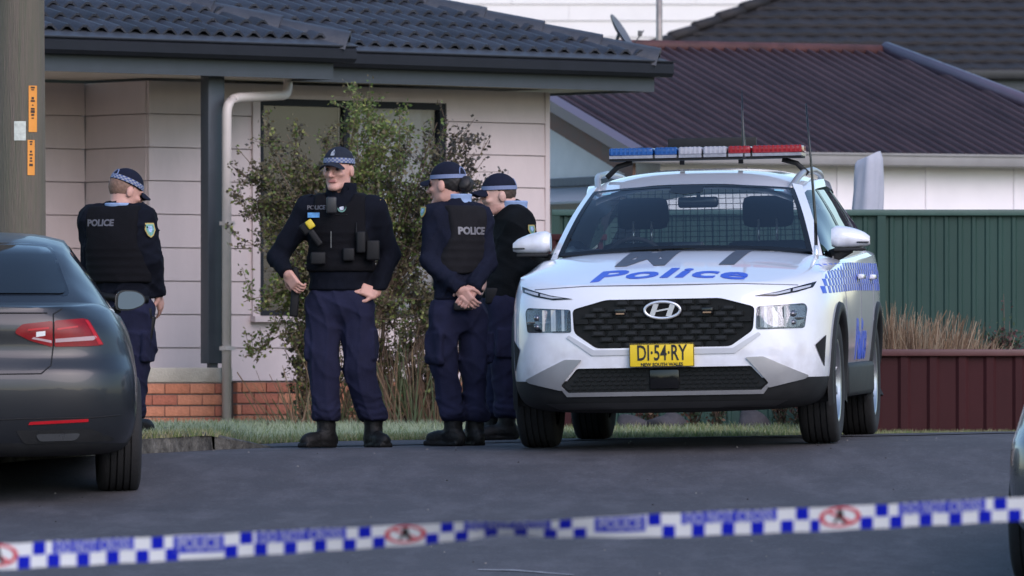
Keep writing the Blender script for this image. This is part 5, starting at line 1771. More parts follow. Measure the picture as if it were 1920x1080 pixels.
    def coref(P):
        d = sd_ell(P, chest, (.15, .10, .19), RT)
        d = smin(d, sd_ell(P, pel + np.array([0, 0, .06]), (.14, .10, .14), RT), .08)
        for sd, sh in (('L', shL), ('R', shR)):
            d = smin(d, sd_cone(P, sh, v3('el' + sd), .045, .035), .03)
            d = smin(d, sd_cone(P, v3('el' + sd), v3('wr' + sd), .035, .024), .02)
            d = smin(d, sd_cone(P, v3('hip' + sd), v3('kn' + sd), .07, .05), .03)
            d = smin(d, sd_cone(P, v3('kn' + sd), v3('an' + sd), .048, .035), .02)
        d = smin(d, sd_cone(P, chest, neck, .08, .055), .04)
        return d
    lo, hi = bounds(shL, shR, pel, v3('anL'), v3('anR'), v3('elL'), v3('elR'), v3('wrL'), v3('wrR'), neck, pad=.12)
    parts.append((*nets(coref, lo, hi, .02), 0))
    body_ = net_mesh(parts, 'body', [skin, lip_m, stubble_m], root)
    nh = len(parts[0][1])                                 # lips and shaved jaw are skin of another tone
    for p_ in list(body_.data.polygons)[:nh]:
        q_ = ((np.array(p_.center) - hc) @ RH) / 1.05
        if abs(q_[0]) < .024 and -.074 < q_[2] < -.053 and q_[1] < -.082: p_.material_index = 1
        elif -.125 < q_[2] < -.046 and q_[1] < .0 and not bun: p_.material_index = 2
    for s in (-1, 1):                                     # eyebrows
        mb = MB(); mb.tube([tuple(hc + RH @ (np.array([s * x, y, z]) * 1.05)) for x, y, z in ((.012, -.0925, .021), (.026, -.0915, .026), (.042, -.083, .021))], [.0035, .0045, .0025], 6)
        mb.build('eyebrow', hair, root)
    # eyes: dark irises in the sockets
    for s in (-1, 1):
        mb = MB(); c_ = hc + RH @ (np.array([s * .031, -.0835, .006]) * 1.05)
        mb.lathe([(0.0, .0105), (.0065, .008), (.0098, .003), (.0105, 0), (.008, -.006), (0, -.009)], 12, 'z')
        o = mb.build('eye', M('eye_dark', (.03, .022, .02), rough=.3), root); o.location = Vector(c_)
    # ---- jacket or shirt
    hem = J.get('hem', pel[2] + .02)
    def jackf(P, grow=0., arms=True):
        d = sd_ell(P, chest + np.array([0, 0, -.01]), (.195 * b + grow, .135 * b + grow, .225 + grow), RT)
        mid_ = chest * .45 + pel * .55 + np.array([0, 0, .02])
        d = smin(d, sd_ell(P, mid_, (.178 * b + grow, .132 * b + grow, .20 + grow), RT), .06)
        d = smin(d, sd_ell(P, pel + np.array([0, 0, .06]), (.182 * b + grow, .130 * b + grow, .14 + grow), RT), .05)
        d = smin(d, sd_cone(P, shL - (shL - shR) * .04, shR + (shL - shR) * .04, .078 * b + grow, .078 * b + grow), .06)
        d = smin(d, sd_cone(P, chest + np.array([0, 0, .13]), neck + np.array([0, 0, -.01]), .10, .078), .05)
        return d
    def armf(P):
        d = None
        for sd, sh in (('L', shL), ('R', shR)):
            e, wv = v3('el' + sd), v3('wr' + sd)
            q = smin(sd_cone(P, sh, e, .073 * b, .057 * b), sd_cone(P, e, wv, .057 * b, .044), .025)
            cuff = (P - wv) @ ((wv - e) / np.linalg.norm(wv - e))
            q = smax(q, cuff - .005, .008)
            d = q if d is None else np.minimum(d, q)
        return d
    col_h = J.get('collar', .0)
    def jacket(P):
        d = smin(jackf(P), armf(P), .05)
        if col_h:
            q = (P - neck) @ RT
            ring = np.abs(np.hypot(q[..., 0] * 1.0, (q[..., 1] + .01) * .95) - (.080 + .09 * np.clip(q[..., 2], 0, .1))) - .009
            ring = smax(ring, np.abs(q[..., 2] - col_h * .35) - col_h * .65, .006)
            ring = smax(ring, -(np.abs(q[..., 0]) + (q[..., 1] + .07) * .8 + .012 - .1 * q[..., 2]), .006)   # open at the throat
            d = smin(d, ring, .012)
        d = d + folds(P, seed, 18, .0105, .7)
        d = smax(d, hem - P[..., 2], .012)
        nkc = sd_cone(P, neck + np.array([0, 0, -.02]), hc, .064, .064)
        return smax(d, -nkc, .006)
    lo, hi = bounds(shL, shR, v3('elL'), v3('elR'), v3('wrL'), v3('wrR'), pel, neck, pad=.2)
    net_mesh([(*nets(jacket, lo, hi, .0105), 0)], 'jacket', top, root)
    # ---- trousers
    def trouf(P):
        d = sd_ell(P, pel + np.array([0, 0, .02]), (.178 * b, .128 * b, .15), RT)
        for sd in ('L', 'R'):
            hp, kn, an = v3('hip' + sd), v3('kn' + sd), v3('an' + sd)
            d2 = smin(sd_cone(P, hp, kn, .103 * b, .083 * b), sd_cone(P, kn, an + np.array([0, 0, .06]), .081 * b, .076 * b), .03)
            d2 = smin(d2, sd_ell(P, an + np.array([0, 0, .085]), (.082, .087, .055)), .03)      # bloused over the boot
            kx = (kn + hp) / 2 + (kn - hp) * .12 + RT @ np.array([(.085 if sd == 'L' else -.085) * b, .01, 0])
            d2 = smin(d2, sd_box(P, kx, (.018, .075, .095), RT, .012), .008)                     # cargo pocket
            d2 = smax(d2, (an[2] + .035) - P[..., 2], .02)
            d = smin(d, d2, .03)
        d = d + folds(P, seed + 5, 15, .0105, .55)
        z = P[..., 2]
        low = np.clip(1 - np.abs(z - (v3('anL')[2] + .11)) / .10, 0, 1)
        d = d + low * .004 * np.sin(z * 150 + 9 * P[..., 0] + 6 * np.sin(P[..., 1] * 30))
        return smax(d, z - (hem + .05), .02)
    lo, hi = bounds(pel + np.array([0, 0, .1]), v3('anL'), v3('anR'), v3('knL'), v3('knR'), v3('hipL'), v3('hipR'), pad=.2)
    net_mesh([(*nets(trouf, lo, hi, .0095), 0)], 'trousers', navy, root)
    # ---- boots
    for sd in ('L', 'R'):
        an = v3('an' + sd); fa = R(J['ft' + sd]); F_ = np.array([math.sin(fa), -math.cos(fa), 0])
        B = rotz(fa)
        def bootf(P, an=an, F_=F_, B=B):
            g = np.array([an[0], an[1], 0.])
            d = sd_cone(P, an + np.array([0, 0, .12]), g + np.array([0, 0, .07]), .058, .055)
            d = smin(d, sd_ell(P, g + F_ * .075 + np.array([0, 0, .05]), (.044, .105, .046), B), .035)
            d = smin(d, sd_ell(P, g + F_ * .135 + np.array([0, 0, .04]), (.043, .06, .036), B), .03)
            d = smin(d, sd_ell(P, g - F_ * .03 + np.array([0, 0, .045]), (.043, .055, .05), B), .03)
            sole = sd_box(P, g + F_ * .07 + np.array([0, 0, .016]), (.046, .125, .016), B, .012)
            d = smin(d, sole, .004)
            d = d + folds(P, 3, 22, .003)
            return smax(d, -P[..., 2] + .0, .003)
        lo, hi = bounds(an + np.array([0, 0, .14]), np.array([an[0], an[1], 0]), np.array([an[0], an[1], 0]) + F_ * .2, pad=.09)
        net_mesh([(*nets(bootf, lo, hi, .007), 0)], 'boot', boot_m, root)
    # ---- vest
    if vest is not None:
        v0, v1, hw = J.get('vest', (pel[2] + .10, chest[2] + .20, .155))
        def vestf(P):
            d = jackf(P, .022)
            q = (P - chest) @ RT
            arm = np.abs(q[..., 0]) - (hw * b + .055 * np.clip(-(q[..., 2]) / .2, 0, 1))
            d = smax(d, arm, .02)
            d = smax(d, v0 - P[..., 2], .015)
            d = smax(d, P[..., 2] - v1, .02)
            d = smax(d, -(sd_cone(P, neck + RT @ np.array([0, -.06, -.03]), hc, .085, .085)), .015)
            sl = np.where(q[..., 2] < -.03, .0035 * np.maximum(0, np.sin(q[..., 2] * 125)), 0)                 # webbing rows
            return d - sl + folds(P, seed + 9, 10, .003)
        lo, hi = bounds(shL, shR, pel, neck, pad=.2)
        vo = net_mesh([(*nets(vestf, lo, hi, .0095), 0)], 'vest', vest, root)
    else:
        vo = None
    if shirt:
        def colf(P):
            q = (P - neck) @ RT
            r_ = np.hypot(q[..., 0], q[..., 1] * .95)
            d = np.abs(r_ - .073 - .15 * np.abs(q[..., 2] - .02)) - .008
            return smax(d, np.abs(q[..., 2] - .025) - .03, .005)
        lo, hi = bounds(neck, pad=.13)
        net_mesh([(*nets(colf, lo, hi, .006), 0)], 'shirt_collar', shirt_lb, root)
    # ---- hair and cap
    def hairf(P):
        q = (P - hc) @ RH
        d = sd_ell(q, (0, .022, .026), (.0825, .1035, .095))
        d = smax(d, -(q[..., 1] - .0 + .15 * (q[..., 2] - .05)) - .0 - .015, .01)         # only behind the ears
        d = smax(d, -(q[..., 2] + .075 - .25 * (q[..., 1] - .03)), .01)
        return d + .002 * np.sin(q[..., 0] * 300) * np.sin(q[..., 2] * 200)
    lo, hi = bounds(hc, pad=.15)
    ho = net_mesh([(*nets(hairf, lo, hi, .006), 0)], 'hair', hair, root)
    if bun:
        def bunf(P):
            q = (P - hc) @ RH
            return sd_ell(q, (0, .135, .0), (.052, .045, .05)) + .003 * np.sin(q[..., 0] * 140 + q[..., 2] * 90)
        net_mesh([(*nets(bunf, *bounds(hc, pad=.25), .006), 0)], 'hair_bun', hair, root)
    cm_ = capgrey if cap == 'grey' else cap_m2
    tilt = rotx(R(J.get('captilt', 6)))
    def crownf(P):
        q = ((P - hc) @ RH) @ tilt
        d = sd_ell(q, (0, .016, .045), (.0905, .1115, .100))
        d = smax(d, -(q[..., 2] - .036), .006)
        inner = sd_ell(q, (0, .018, .040), (.082, .102, .088))
        d = smax(d, -inner, .004)
        seam = .0018 * (np.cos(6 * np.arctan2(q[..., 1] - .016, q[..., 0])) > .985)
        return d + seam
    def peakf(P):
        q = ((P - hc) @ RH) @ tilt
        zc_ = .042 - .55 * q[..., 0] ** 2 / .09 * 1.1 + .25 * (q[..., 1] + .09)
        d = np.abs(q[..., 2] - zc_) - .0055
        e = np.hypot(q[..., 0] / .080, (q[..., 1] + .085) / .080) - 1
        return smax(smax(d, e * .07, .004), q[..., 1] + .075, .004)
    lo, hi = bounds(hc + RH @ np.array([0, -.06, .06]), pad=.19)
    co = net_mesh([(*nets(crownf, lo, hi, .005), 0), (*nets(peakf, lo, hi, .0045), 0)], 'cap', cm_, root)
    # band round the cap: chequered or plain
    mbw, mbb = MB(), MB()
    N = 44
    Mi = np.array(RH @ tilt.T) if False else RH @ tilt
    def bp(a, z, o=.0025):
        x, y = math.cos(a), math.sin(a)
        zz = (z - .045) / .100
        k = math.sqrt(max(0, 1 - zz * zz))
        return Vector(hc + Mi @ np.array([(.0905 * k + o) * x, .016 + (.1115 * k + o) * y, z]))
    if cap in ('grey', 'check'):
        for r_ in range(3):
            for i in range(N):
                m_ = mbw if (i + r_) % 2 else mbb
                z0 = .042 + r_ * .010
                a0, a1 = 2 * math.pi * i / N, 2 * math.pi * (i + 1) / N
                k = len(m_.v)
                m_.add([bp(a0, z0), bp(a1, z0), bp(a1, z0 + .010), bp(a0, z0 + .010)], [(0, 1, 2, 3)])
        cb = mbw.build('cap_band', chk_w, co, fix=False); mbb.build('band_check', chk_b, cb, fix=False)
    else:
        for i in range(N):
            a0, a1 = 2 * math.pi * i / N, 2 * math.pi * (i + 1) / N
            mbw.add([bp(a0, .040), bp(a1, .040), bp(a1, .064), bp(a0, .064)], [(0, 1, 2, 3)])
        mbw.build('cap_band', band_lb, co, fix=False)
    if cap == 'grey':
        q = [bp(-math.pi / 2 + da, z, .004) for da, z in ((-.14, .085), (.14, .085), (.16, .105), (0, .125), (-.16, .105))]
        mb = MB(); mb.add(q, [(0, 1, 2, 3, 4)]); mb.build('cap_badge', M('badge_silver', (.30, .32, .36), rough=.4, var=.3, scale=60), co, fix=False)
    else:
        mb = MB(); mb.tube([bp(math.pi / 2 + .42 * math.cos(t), .062 + .045 * math.sin(t), .001) for t in np.linspace(0, math.pi, 13)], .004, 6); mb.build('cap_strap_opening', band_lb, co)
    return root, dict(RT=RT, chest=chest, pel=pel, neck=neck, vest=vo, shL=shL, shR=shR)

def on_torso(info, obj, geo, u0, z0, name, mat, front=True, parent=None, off=.004, thick=.004, size=None):
    """lay lettering or a patch on the chest (front) or back of a garment mesh."""
    vs, fs = geo
    bv = bvh_of(obj)
    RT = info['RT']; c = info['chest']
    out = np.array(RT @ np.array([0, -1 if front else 1, 0]))
    U = RT @ np.array([1 if front else -1, 0, 0])
    org = c + out * 1.0 + U * u0; org[2] = z0
    return drape(vs, fs, bv, tuple(org), tuple(U), (0, 0, 1), tuple(-out), off, thick, name, mat, parent, smooth=False, far=2.)
def patch_poly(kind, s=1.):
    if kind == 'shield': return poly_fine([(-.032 * s, .045 * s), (.032 * s, .045 * s), (.036 * s, .0), (.02 * s, -.035 * s), (0, -.048 * s), (-.02 * s, -.035 * s), (-.036 * s, 0)], .03)
    return poly_fine([(-.5, -.5), (.5, -.5), (.5, .5), (-.5, .5)], 2)
def rect(w, h): return [(-w / 2, -h / 2), (w / 2, -h / 2), (w / 2, h / 2), (-w / 2, h / 2)], [(0, 1, 2, 3)]
def disc(r_, n=14): return [(r_ * math.cos(2 * math.pi * i / n), r_ * math.sin(2 * math.pi * i / n)) for i in range(n)], [tuple(range(n))]
def gear_box(par, loc, size, rz=0., rx=0., ry=0., name='pouch', mat=None, bev=.01):
    mb = MB(); a, b_, c = [x / 2 for x in size]
    mb.box(-a, a, -b_, b_, -c, c, bev=bev)
    o = mb.build(name, mat or gear, par); o.location = loc; o.rotation_euler = (rx, ry, rz); return o
def sleeve_patch(root, p, normal, up=(0, 0, 1), s=1.):
    """cloth shoulder crest."""
    n_ = Vector(normal).normalized(); u_ = Vector(up).cross(n_).normalized(); w_ = n_.cross(u_).normalized()
    base = Vector(p)
    def plate(poly, o, mat, nm, par):
        mb = MB(); mb.add([base + u_ * x + w_ * z + n_ * o for x, z in poly], [tuple(range(len(poly)))]); mb.add([base + u_ * x + w_ * z + n_ * (o - .004) for x, z in poly], [tuple(range(len(poly)))[::-1]])
        return mb.build(nm, mat, par, fix=False)
    sh = patch_poly('shield', s)[0]
    sh = [(-.032 * s, .045 * s), (.032 * s, .045 * s), (.038 * s, .0), (.02 * s, -.035 * s), (0, -.048 * s), (-.02 * s, -.035 * s), (-.038 * s, 0)]
    a = plate(sh, .002, M('patch_gold', (.45, .36, .12), rough=.7), 'shoulder_patch', root)
    plate([(x * .8, z * .8) for x, z in sh], .0035, M('patch_teal', (.14, .32, .26), rough=.7, var=.5, scale=60), 'patch_field', a)
    plate([(x * .42 + .0, z * .45 + .004) for x, z in sh], .005, M('patch_blue', (.30, .42, .60), rough=.7, var=.4, scale=80), 'patch_crest', a)

# ---- officer facing the camera, hand on holster
def px2(px, py, cx, s, fy): return ((px - cx) / s, (fy - py) / s)
Y1 = 48.2; s1 = FPX / Y1
X1 = at(645, 700, Y1).x; Z1 = gz(X1, Y1); F1 = HORIZON + (EYE - Z1) * s1
q = lambda px, py, d=0.: ((px - 645) / s1, d, (F1 - py) / s1)
J = dict(hipL=q(668, 575), hipR=q(606, 575), knL=q(674, 690, -.02), knR=q(607, 690, -.02), anL=q(700, 800), anR=q(612, 800, -.03), ftL=25, ftR=-48,
         chest=q(640, 425, .0), elL=q(731, 478, .06), elR=q(520, 482, .03), wrL=q(707, 552, -.075), wrR=q(538, 512, -.08),
         hdL=(-.9, -.22, .32), pmL=(-.1, .8, -.4), hdR=(.55, -.25, -.75), pmR=(.55, .8, .2), curlL=.35, curlR=.9, thL=1,
         hem=q(0, 545)[2], collar=.075, vest=(q(0, 510)[2], q(0, 362)[2], .145), captilt=-3)
per1, inf = person('person', 'police officer in slate chequered cap facing us, hand on hip holster', X1, Y1, Z1, -6, J, (*q(634, 320, -.045), -22, 1), 'grey', vest_m, skin_m, hair_br, navy_dk, seed=11, build=1.08)
vo = inf['vest']
on_torso(inf, vo, (lambda g: ([(x, y) for x, y in g[0]], g[1]))(text_geo('POLICE', .034, .0012)), -.135, q(0, 390)[2], 'vest_lettering', letter_w, True, vo, off=.004, thick=.003)
on_torso(inf, vo, rect(.072, .030), -.150, q(0, 404)[2], 'name_tag', M('tag_blue', (.10, .30, .60), rough=.5, var=.3, scale=40), True, vo, off=.005)
bp_ = on_torso(inf, vo, rect(.072, .085), .022, q(0, 391)[2], 'badge_panel', M('badge_black', (.010, .012, .012), rough=.6), True, vo, off=.006)
bp_.location.x = 0
o_ = on_torso(inf, vo, disc(.026), .022, q(0, 391)[2], 'badge_ring', M('badge_teal', (.10, .24, .20), rough=.5), True, bp_, off=.008)
on_torso(inf, vo, disc(.014), .022, q(0, 391)[2], 'badge_centre', M('badge_pale', (.45, .48, .55), rough=.4), True, bp_, off=.010)
cmx = q(623, 386, -.20); gear_box(per1, cmx, (.062, .03, .10), name='body_camera', mat=M('cam_black', (.02, .02, .022), rough=.4))
mb = MB(); mb.box(-.055, .055, -.03, .03, -.02, .02, bev=.01); mb.box(-.115, -.045, -.024, .024, -.045, .012, bev=.01)
tz = mb.build('stun_gun', gear, per1); tz.location = q(593, 447, -.175); tz.rotation_euler = (0, R(55), 0)
gear_box(tz, (-.085, -.015, .02), (.055, .045, .045), name='grip_yellow', mat=M('taser_yellow', (.62, .46, .03), rough=.5)).parent = tz
gear_box(per1, q(678, 455, -.18), (.055, .05, .13), name='radio'); gear_box(per1, q(700, 470, -.15), (.08, .055, .12), name='pouch')
gear_box(per1, q(655, 478, -.18), (.07, .045, .08), name='pouch'); gear_box(per1, q(598, 485, -.17), (.09, .04, .075), name='pouch')
mb = MB(); mb.tube([q(669, 418, -.16), q(669, 452, -.185)], .005, 6); mb.build('radio_aerial', gear, per1)
mb = MB(); mb.box(-.0025, .0025, -.002, .002, -.05, .05); o_ = mb.build('zip', M('zip_metal', (.15, .15, .15), rough=.4, metal=.6), per1); o_.location = q(622, 450, -.182)
gear_box(per1, q(553, 560, -.02), (.05, .075, .22), name='holster', ry=R(4)); gear_box(per1, q(556, 515, -.03), (.035, .06, .09), name='pistol_grip', ry=R(-12))
sleeve_patch(per1, q(720, 387, -.055), (.78, -.6, .2), s=.9)
for px_, sg in ((576, -1), (712, 1)):
    gear_box(per1, q(px_, 371, -.01), (.075, .035, .010), ry=R(30 * sg), name='epaulette', mat=navy_dk, bev=.004)
cheeks = None

# ---- officer with hair bun, back to us, hands clasped behind
Y2 = 48.0; s2 = FPX / Y2
X2 = at(858, 700, Y2).x; Z2_ = gz(X2, Y2); F2 = HORIZON + (EYE - Z2_) * s2
q = lambda px, py, d=0.: ((px - 858) / s2, d, (F2 - py) / s2)
J = dict(hipL=q(832, 590, -.04), hipR=q(885, 590, .06), knL=q(833, 690, -.03), knR=q(888, 690, .05), anL=q(850, 800, -.02), anR=q(890, 800, .06), ftL=-125, ftR=-150,
         chest=q(858, 440, .0), shL=q(815, 405, -.04), shR=q(902, 408, .05), elL=q(806, 490, -.09), elR=q(914, 492, .02), wrL=q(862, 542, -.17), wrR=q(888, 540, -.155),
         hdL=(.5, -.1, -.62), pmL=(.3, .9, .1), hdR=(-.45, -.2, -.6), pmR=(.2, .9, .2), curlL=.7, curlR=.75,
         hem=q(0, 562)[2], vest=(q(0, 512)[2], q(0, 385)[2], .135), captilt=0)
per2, inf = person('person', 'police officer with dark hair bun, back turned, hands clasped behind', X2, Y2, Z2_, -142, J, (*q(836, 348, .0), -118, 2), 'plain', vest_br, skin_m, hair_m, M('navy_fleece', (.009, .011, .023), rough=.95, var=.25, scale=9, bump=.2, bscale=150, spec=.15), shirt=True, seed=23, build=.93, bun=True)
vo = inf['vest']
g = text_geo('POLICE', .060, .0026)
on_torso(inf, vo, g, .0, q(0, 434)[2], 'vest_lettering', M('letter_bright', (.19, .185, .20), rough=.5, var=.2), False, vo, off=.004, thick=.003)
sleeve_patch(per2, q(793, 398, -.085), (-.75, -.6, .2), s=.7)
gear_box(per2, q(868, 575, -.15), (.11, .05, .05), name='belt_pouch')

# ---- officer in pale-blue banded cap beside the four-wheel drive, in profile
Y3_ = 49.9; s3 = FPX / Y3_
X3 = at(957, 700, Y3_).x; Z3_ = gz(X3, Y3_); F3 = HORIZON + (EYE - Z3_) * s3
q = lambda px, py, d=0.: ((px - 957) / s3, d, (F3 - py) / s3)
J = dict(hipL=q(943, 575, -.08), hipR=q(938, 575, .10), knL=q(946, 685, -.08), knR=q(938, 685, .12), anL=q(950, 795, -.08), anR=q(925, 795, .12), ftL=-80, ftR=-95,
         chest=q(963, 450, .0), shL=q(972, 418, -.12), shR=q(950, 415, .16), elL=q(1003, 495, -.16), elR=q(950, 500, .2), wrL=q(925, 535, -.06), wrR=q(920, 525, .1),
         hdL=(-.8, .1, .1), pmL=(.1, .9, .0), hdR=(-.8, -.1, .1), pmR=(.1, -.9, .0), curlL=.6, curlR=.6, hem=q(0, 560)[2], captilt=-4)
per3, inf = person('person', 'police officer in profile, pale blue cap band, standing beside the police car', X3, Y3_, Z3_, -78, J, (*q(932, 368, .0), -76, 6), 'plain', None, skin2_m, hair_br, M('black_fleece', (.0055, .007, .0085), rough=.95, var=.3, scale=9, bump=.2, bscale=150, spec=.15), shirt=True, seed=31, build=1.0)
sleeve_patch(per3, q(997, 432, -.2), (.5, -.8, .2), s=.7)
gear_box(per3, q(925, 555, -.12), (.10, .06, .10), name='belt_pouch')

# ---- officer at the left, back to us, looking down to the right
Y4_ = 49.4; s4 = FPX / Y4_
X4 = at(232, 700, Y4_).x; Z4_ = lawn_z(X4, Y4_); F4 = HORIZON + (EYE - Z4_) * s4; print('feet rows', F1, F2, F3, F4)
q = lambda px, py, d=0.: ((px - 232) / s4, d, (F4 - py) / s4)
J = dict(hipL=q(205, 585, .05), hipR=q(258, 585, -.03), knL=q(205, 690, .05), knR=q(252, 690, -.03), anL=q(205, 795, .05), anR=q(246, 795, -.02), ftL=150, ftR=140,
         chest=q(222, 455, .0), shL=q(172, 412, .04), shR=q(268, 412, -.03), elL=q(170, 500, .12), elR=q(286, 490, -.05), wrL=q(200, 545, .2), wrR=q(296, 550, .02),
         hdL=(.5, .5, -.1), pmL=(.2, .5, -.6), hdR=(.15, .5, -.85), pmR=(-.8, .3, 0), curlL=.4, curlR=.4, hem=q(0, 560)[2], vest=(q(0, 530)[2], q(0, 385)[2], .155), captilt=4)
per4, inf = person('person', 'police officer with back turned beside the grey sedan, head bowed, chequered cap band', X4, Y4_, Z4_, 157, J, (*q(236, 360, .04), 118, 20), 'check', vest_m, skin_m, M('hair_cropped', (.20, .115, .08), rough=.7, var=.3, scale=60), M('dark_navy_fleece', (.011, .013, .022)), shirt=True, seed=47, build=1.08)
vo = inf['vest']
g = text_geo('POLICE', .056, .0022)
on_torso(inf, vo, g, -.055, q(0, 419)[2], 'vest_lettering', letter_w, False, vo, off=.004, thick=.003)
sleeve_patch(per4, q(283, 432, -.115), (.55, -.8, .2), s=1.0)
gear_box(per4, q(277, 622, -.06), (.075, .08, .20), name='holster', ry=R(10)); gear_box(per4, q(277, 588, -.09), (.06, .05, .07), name='belt_pouch')
mb = MB(); mb.tube([q(178, 553, -.12), q(232, 560, -.16), q(280, 562, -.12)], .022, 8); mb.build('belt', gear, per4)
# ------------------------------------------------------------------ fences
green_m = M('fence_green', (.026, .060, .050), spec=.3, rough=.5, var=.12, scale=2, stretch=(1, 1, .4))
maroon_m = M('fence_maroon', (.040, .0095, .0115), spec=.2, rough=.6, var=.15, scale=2, stretch=(1, 1, .4))
def ribbed(x0, x1, y, z0, z1, pitch, depth, name, mat, parent):
    n = int(round((x1 - x0) / pitch)); pitch = (x1 - x0) / n
    row = []
    for i in range(n):
        a = x0 + i * pitch
        for f, d in ((.0, 0), (.55, 0), (.66, depth), (.89, depth)):
            row.append((a + f * pitch, d))
    row.append((x1, 0))
    mb = MB()
    mb.grid([[(x, y - d, z0), (x, y - d, z1)] for x, d in row], smooth=False)
    return mb.build(name, mat, parent, fix=False)
def fence(name, px0, px1, Y, ytop, zbot, sheetw, pitch, depth, mat, rail, label, group=None, postgap=3, slope=0.):
    x0, x1 = at(px0, 0, Y).x, at(px1, 0, Y).x
    root = empty(name, (x0, Y, zbot), 0, label, 'fence')
    zt = at(0, ytop, Y).z - zbot
    L = x1 - x0; n = max(1, int(round(L / sheetw))); w = L / n
    for i in range(n):
        ribbed(i * w - .004, (i + 1) * w + .004, .004 * (i % 2), .02, zt - .02, pitch, depth, 'fence_sheet', mat, root)
        if i % postgap == 0 or i == n - 1:
            mb = MB(); xx = i * w if i < n - 1 or n == 1 else L
            mb.box(xx - .03, xx + .03, -.035, .02, 0, zt - .045); mb.build('fence_post', mat, root)
    mb = MB(); mb.box(-.03, L + .03, -.04, .025, zt - .045, zt, bev=.006); mb.build('top_rail', rail, root)
    return root
fence('green_fence', 1042, 2060, 58., 393, .05, .78, .0975, .012, green_m, M('fence_green_rail', (.05, .10, .085), rough=.4), 'long dark green ribbed steel fence behind the police car')
fence('low_maroon_fence', 1600, 2030, 52.5, 655, gz(2.5, 52.5) - .03, .76, .19, .018, maroon_m, M('maroon_rail', (.11, .045, .045), rough=.35), 'low maroon ribbed steel retaining fence right of the police car')
fence('maroon_fence_panel', 1034, 1130, 56.5, 439, .05, .36, .09, .012, maroon_m, maroon_m, 'small maroon fence panel half hidden behind the police car mirror', postgap=9)
# raised bed behind the low fence
mb = MB(); P = []
xL, xR = at(1600, 0, 52.5).x, at(2030, 0, 52.5).x
for i in range(31):
    x = lerp(xL, xR, i / 30)
    P.append([(x, y, .50 + .05 * math.sin(x * 3 + y) + random.uniform(-.015, .015) if y < 57.9 else .45) for y in (52.55, 53, 53.6, 54.4, 55.4, 56.6, 57.95)])
mb.grid(P)
mb.add([(xL, 52.55, 0), (xL, 57.95, 0), (xL, 57.95, .5), (xL, 52.55, .5)], [(0, 1, 2, 3)])
tag(mb.build('garden_bed', soil), kind='structure')

# dry grass and weeds in the bed
straw = [leafmat('straw_a', (.26, .165, .095)), leafmat('straw_b', (.17, .10, .06)), leafmat('straw_c', (.36, .27, .18))]
weed = [leafmat('weed_green', (.07, .10, .05)), leafmat('weed_dark', (.04, .06, .035)), leafmat('weed_red', (.12, .05, .045))]
def blades(n, cx, cy, cz, rx, ry, hmin, hmax, spread, w):
    X = cx + RNG.normal(0, rx, n); Y = cy + RNG.normal(0, ry, n)
    h = hmin + (hmax - hmin) * RNG.uniform(0, 1, n) ** 1.7
    tx = RNG.normal(0, spread, n) * h + (X - cx) * .3; ty = RNG.normal(0, spread, n) * h
    V = np.empty((n, 4, 3))
    bend = RNG.uniform(.3, .7, n)
    V[:, 0] = np.stack([X - w, Y, np.full(n, cz)], 1); V[:, 1] = np.stack([X + w, Y, np.full(n, cz)], 1)
    V[:, 2] = np.stack([X + tx + w * .4, Y + ty, cz + h], 1); V[:, 3] = np.stack([X + tx - w * .4, Y + ty, cz + h * RNG.uniform(.97, 1.03, n)], 1)
    return V
def tuft(name, px, pbot, Y, clumps, mats, label, cat='plant', group=None, zb=.5):
    p = at(px, pbot, Y)
    root = empty(name, (p.x, Y, zb), 0, label, cat, group)
    V = np.concatenate([blades(n, cx, cy, 0, rx, ry, h0, h1, sp, w) for n, cx, cy, rx, ry, h0, h1, sp, w in clumps])
    o = tri_object('blades', V, mats, RNG.integers(0, len(mats), len(V)), root)
    tag(o, kind='stuff')
    return root
tuft('dry_grass_clump', 1750, 650, 53.6, [(620, -.14, 0, .13, .15, .10, .38, .22, .0035), (420, .10, .05, .12, .15, .1, .36, .25, .0035), (160, -.3, 0, .05, .1, .2, .45, .2, .003), (200, .30, .0, .06, .1, .05, .2, .4, .003)], straw, 'straw coloured clump of dry grass above the low maroon fence')
def leafy(name, px, Y, zb, n_st, hh, sp, nleaf, ls, mats, label, cat='plant', group=None, stemm=None):
    p = at(px, 700, Y)
    root = empty(name, (p.x, Y, zb), 0, label, cat, group)
    ms = MB(); L = []
    for i in range(n_st):
        a = random.uniform(0, 2 * math.pi); l_ = hh * random.uniform(.5, 1)
        tip = Vector((math.cos(a) * sp * random.random(), math.sin(a) * sp * .6 * random.random(), l_))
        mid_ = tip * .5 + Vector((random.uniform(-.03, .03), 0, .03))
        ms.tube([(0, 0, -.02), mid_, tip], [.006, .004, .002], 4)
        for k in range(nleaf):
            t = random.uniform(.15, 1)
            c = (mid_ * (2 * t) if t < .5 else mid_.lerp(tip, 2 * t - 1)) + Vector((random.gauss(0, .03), random.gauss(0, .03), random.gauss(0, .02)))
            L.append(leaf_quad(c, ls))
    ms.build('stem', stemm or M('twig', (.11, .08, .06), rough=.8), root)
    V = np.array(L); o = tri_object('foliage', V, mats, RNG.integers(0, len(mats), len(V)), root); tag(o, kind='stuff')
    return root
def leaf_quad(c, s):
    d = Vector((random.gauss(0, 1), random.gauss(0, 1), random.gauss(0, .8))).normalized()
    e = d.orthogonal().normalized()
    e = (Matrix.Rotation(random.uniform(0, 6.28), 3, d) @ e)
    l_ = s * random.uniform(.6, 1.2); w = l_ * .33
    c = Vector(c)
    return [c - d * l_ * .5, c + e * w, c + d * l_ * .5, c - e * w]
leafy('weed_plant', 1880, 54.2, .5, 26, .26, .30, 26, .035, weed, 'low dark weedy plant beside the dry grass clump')
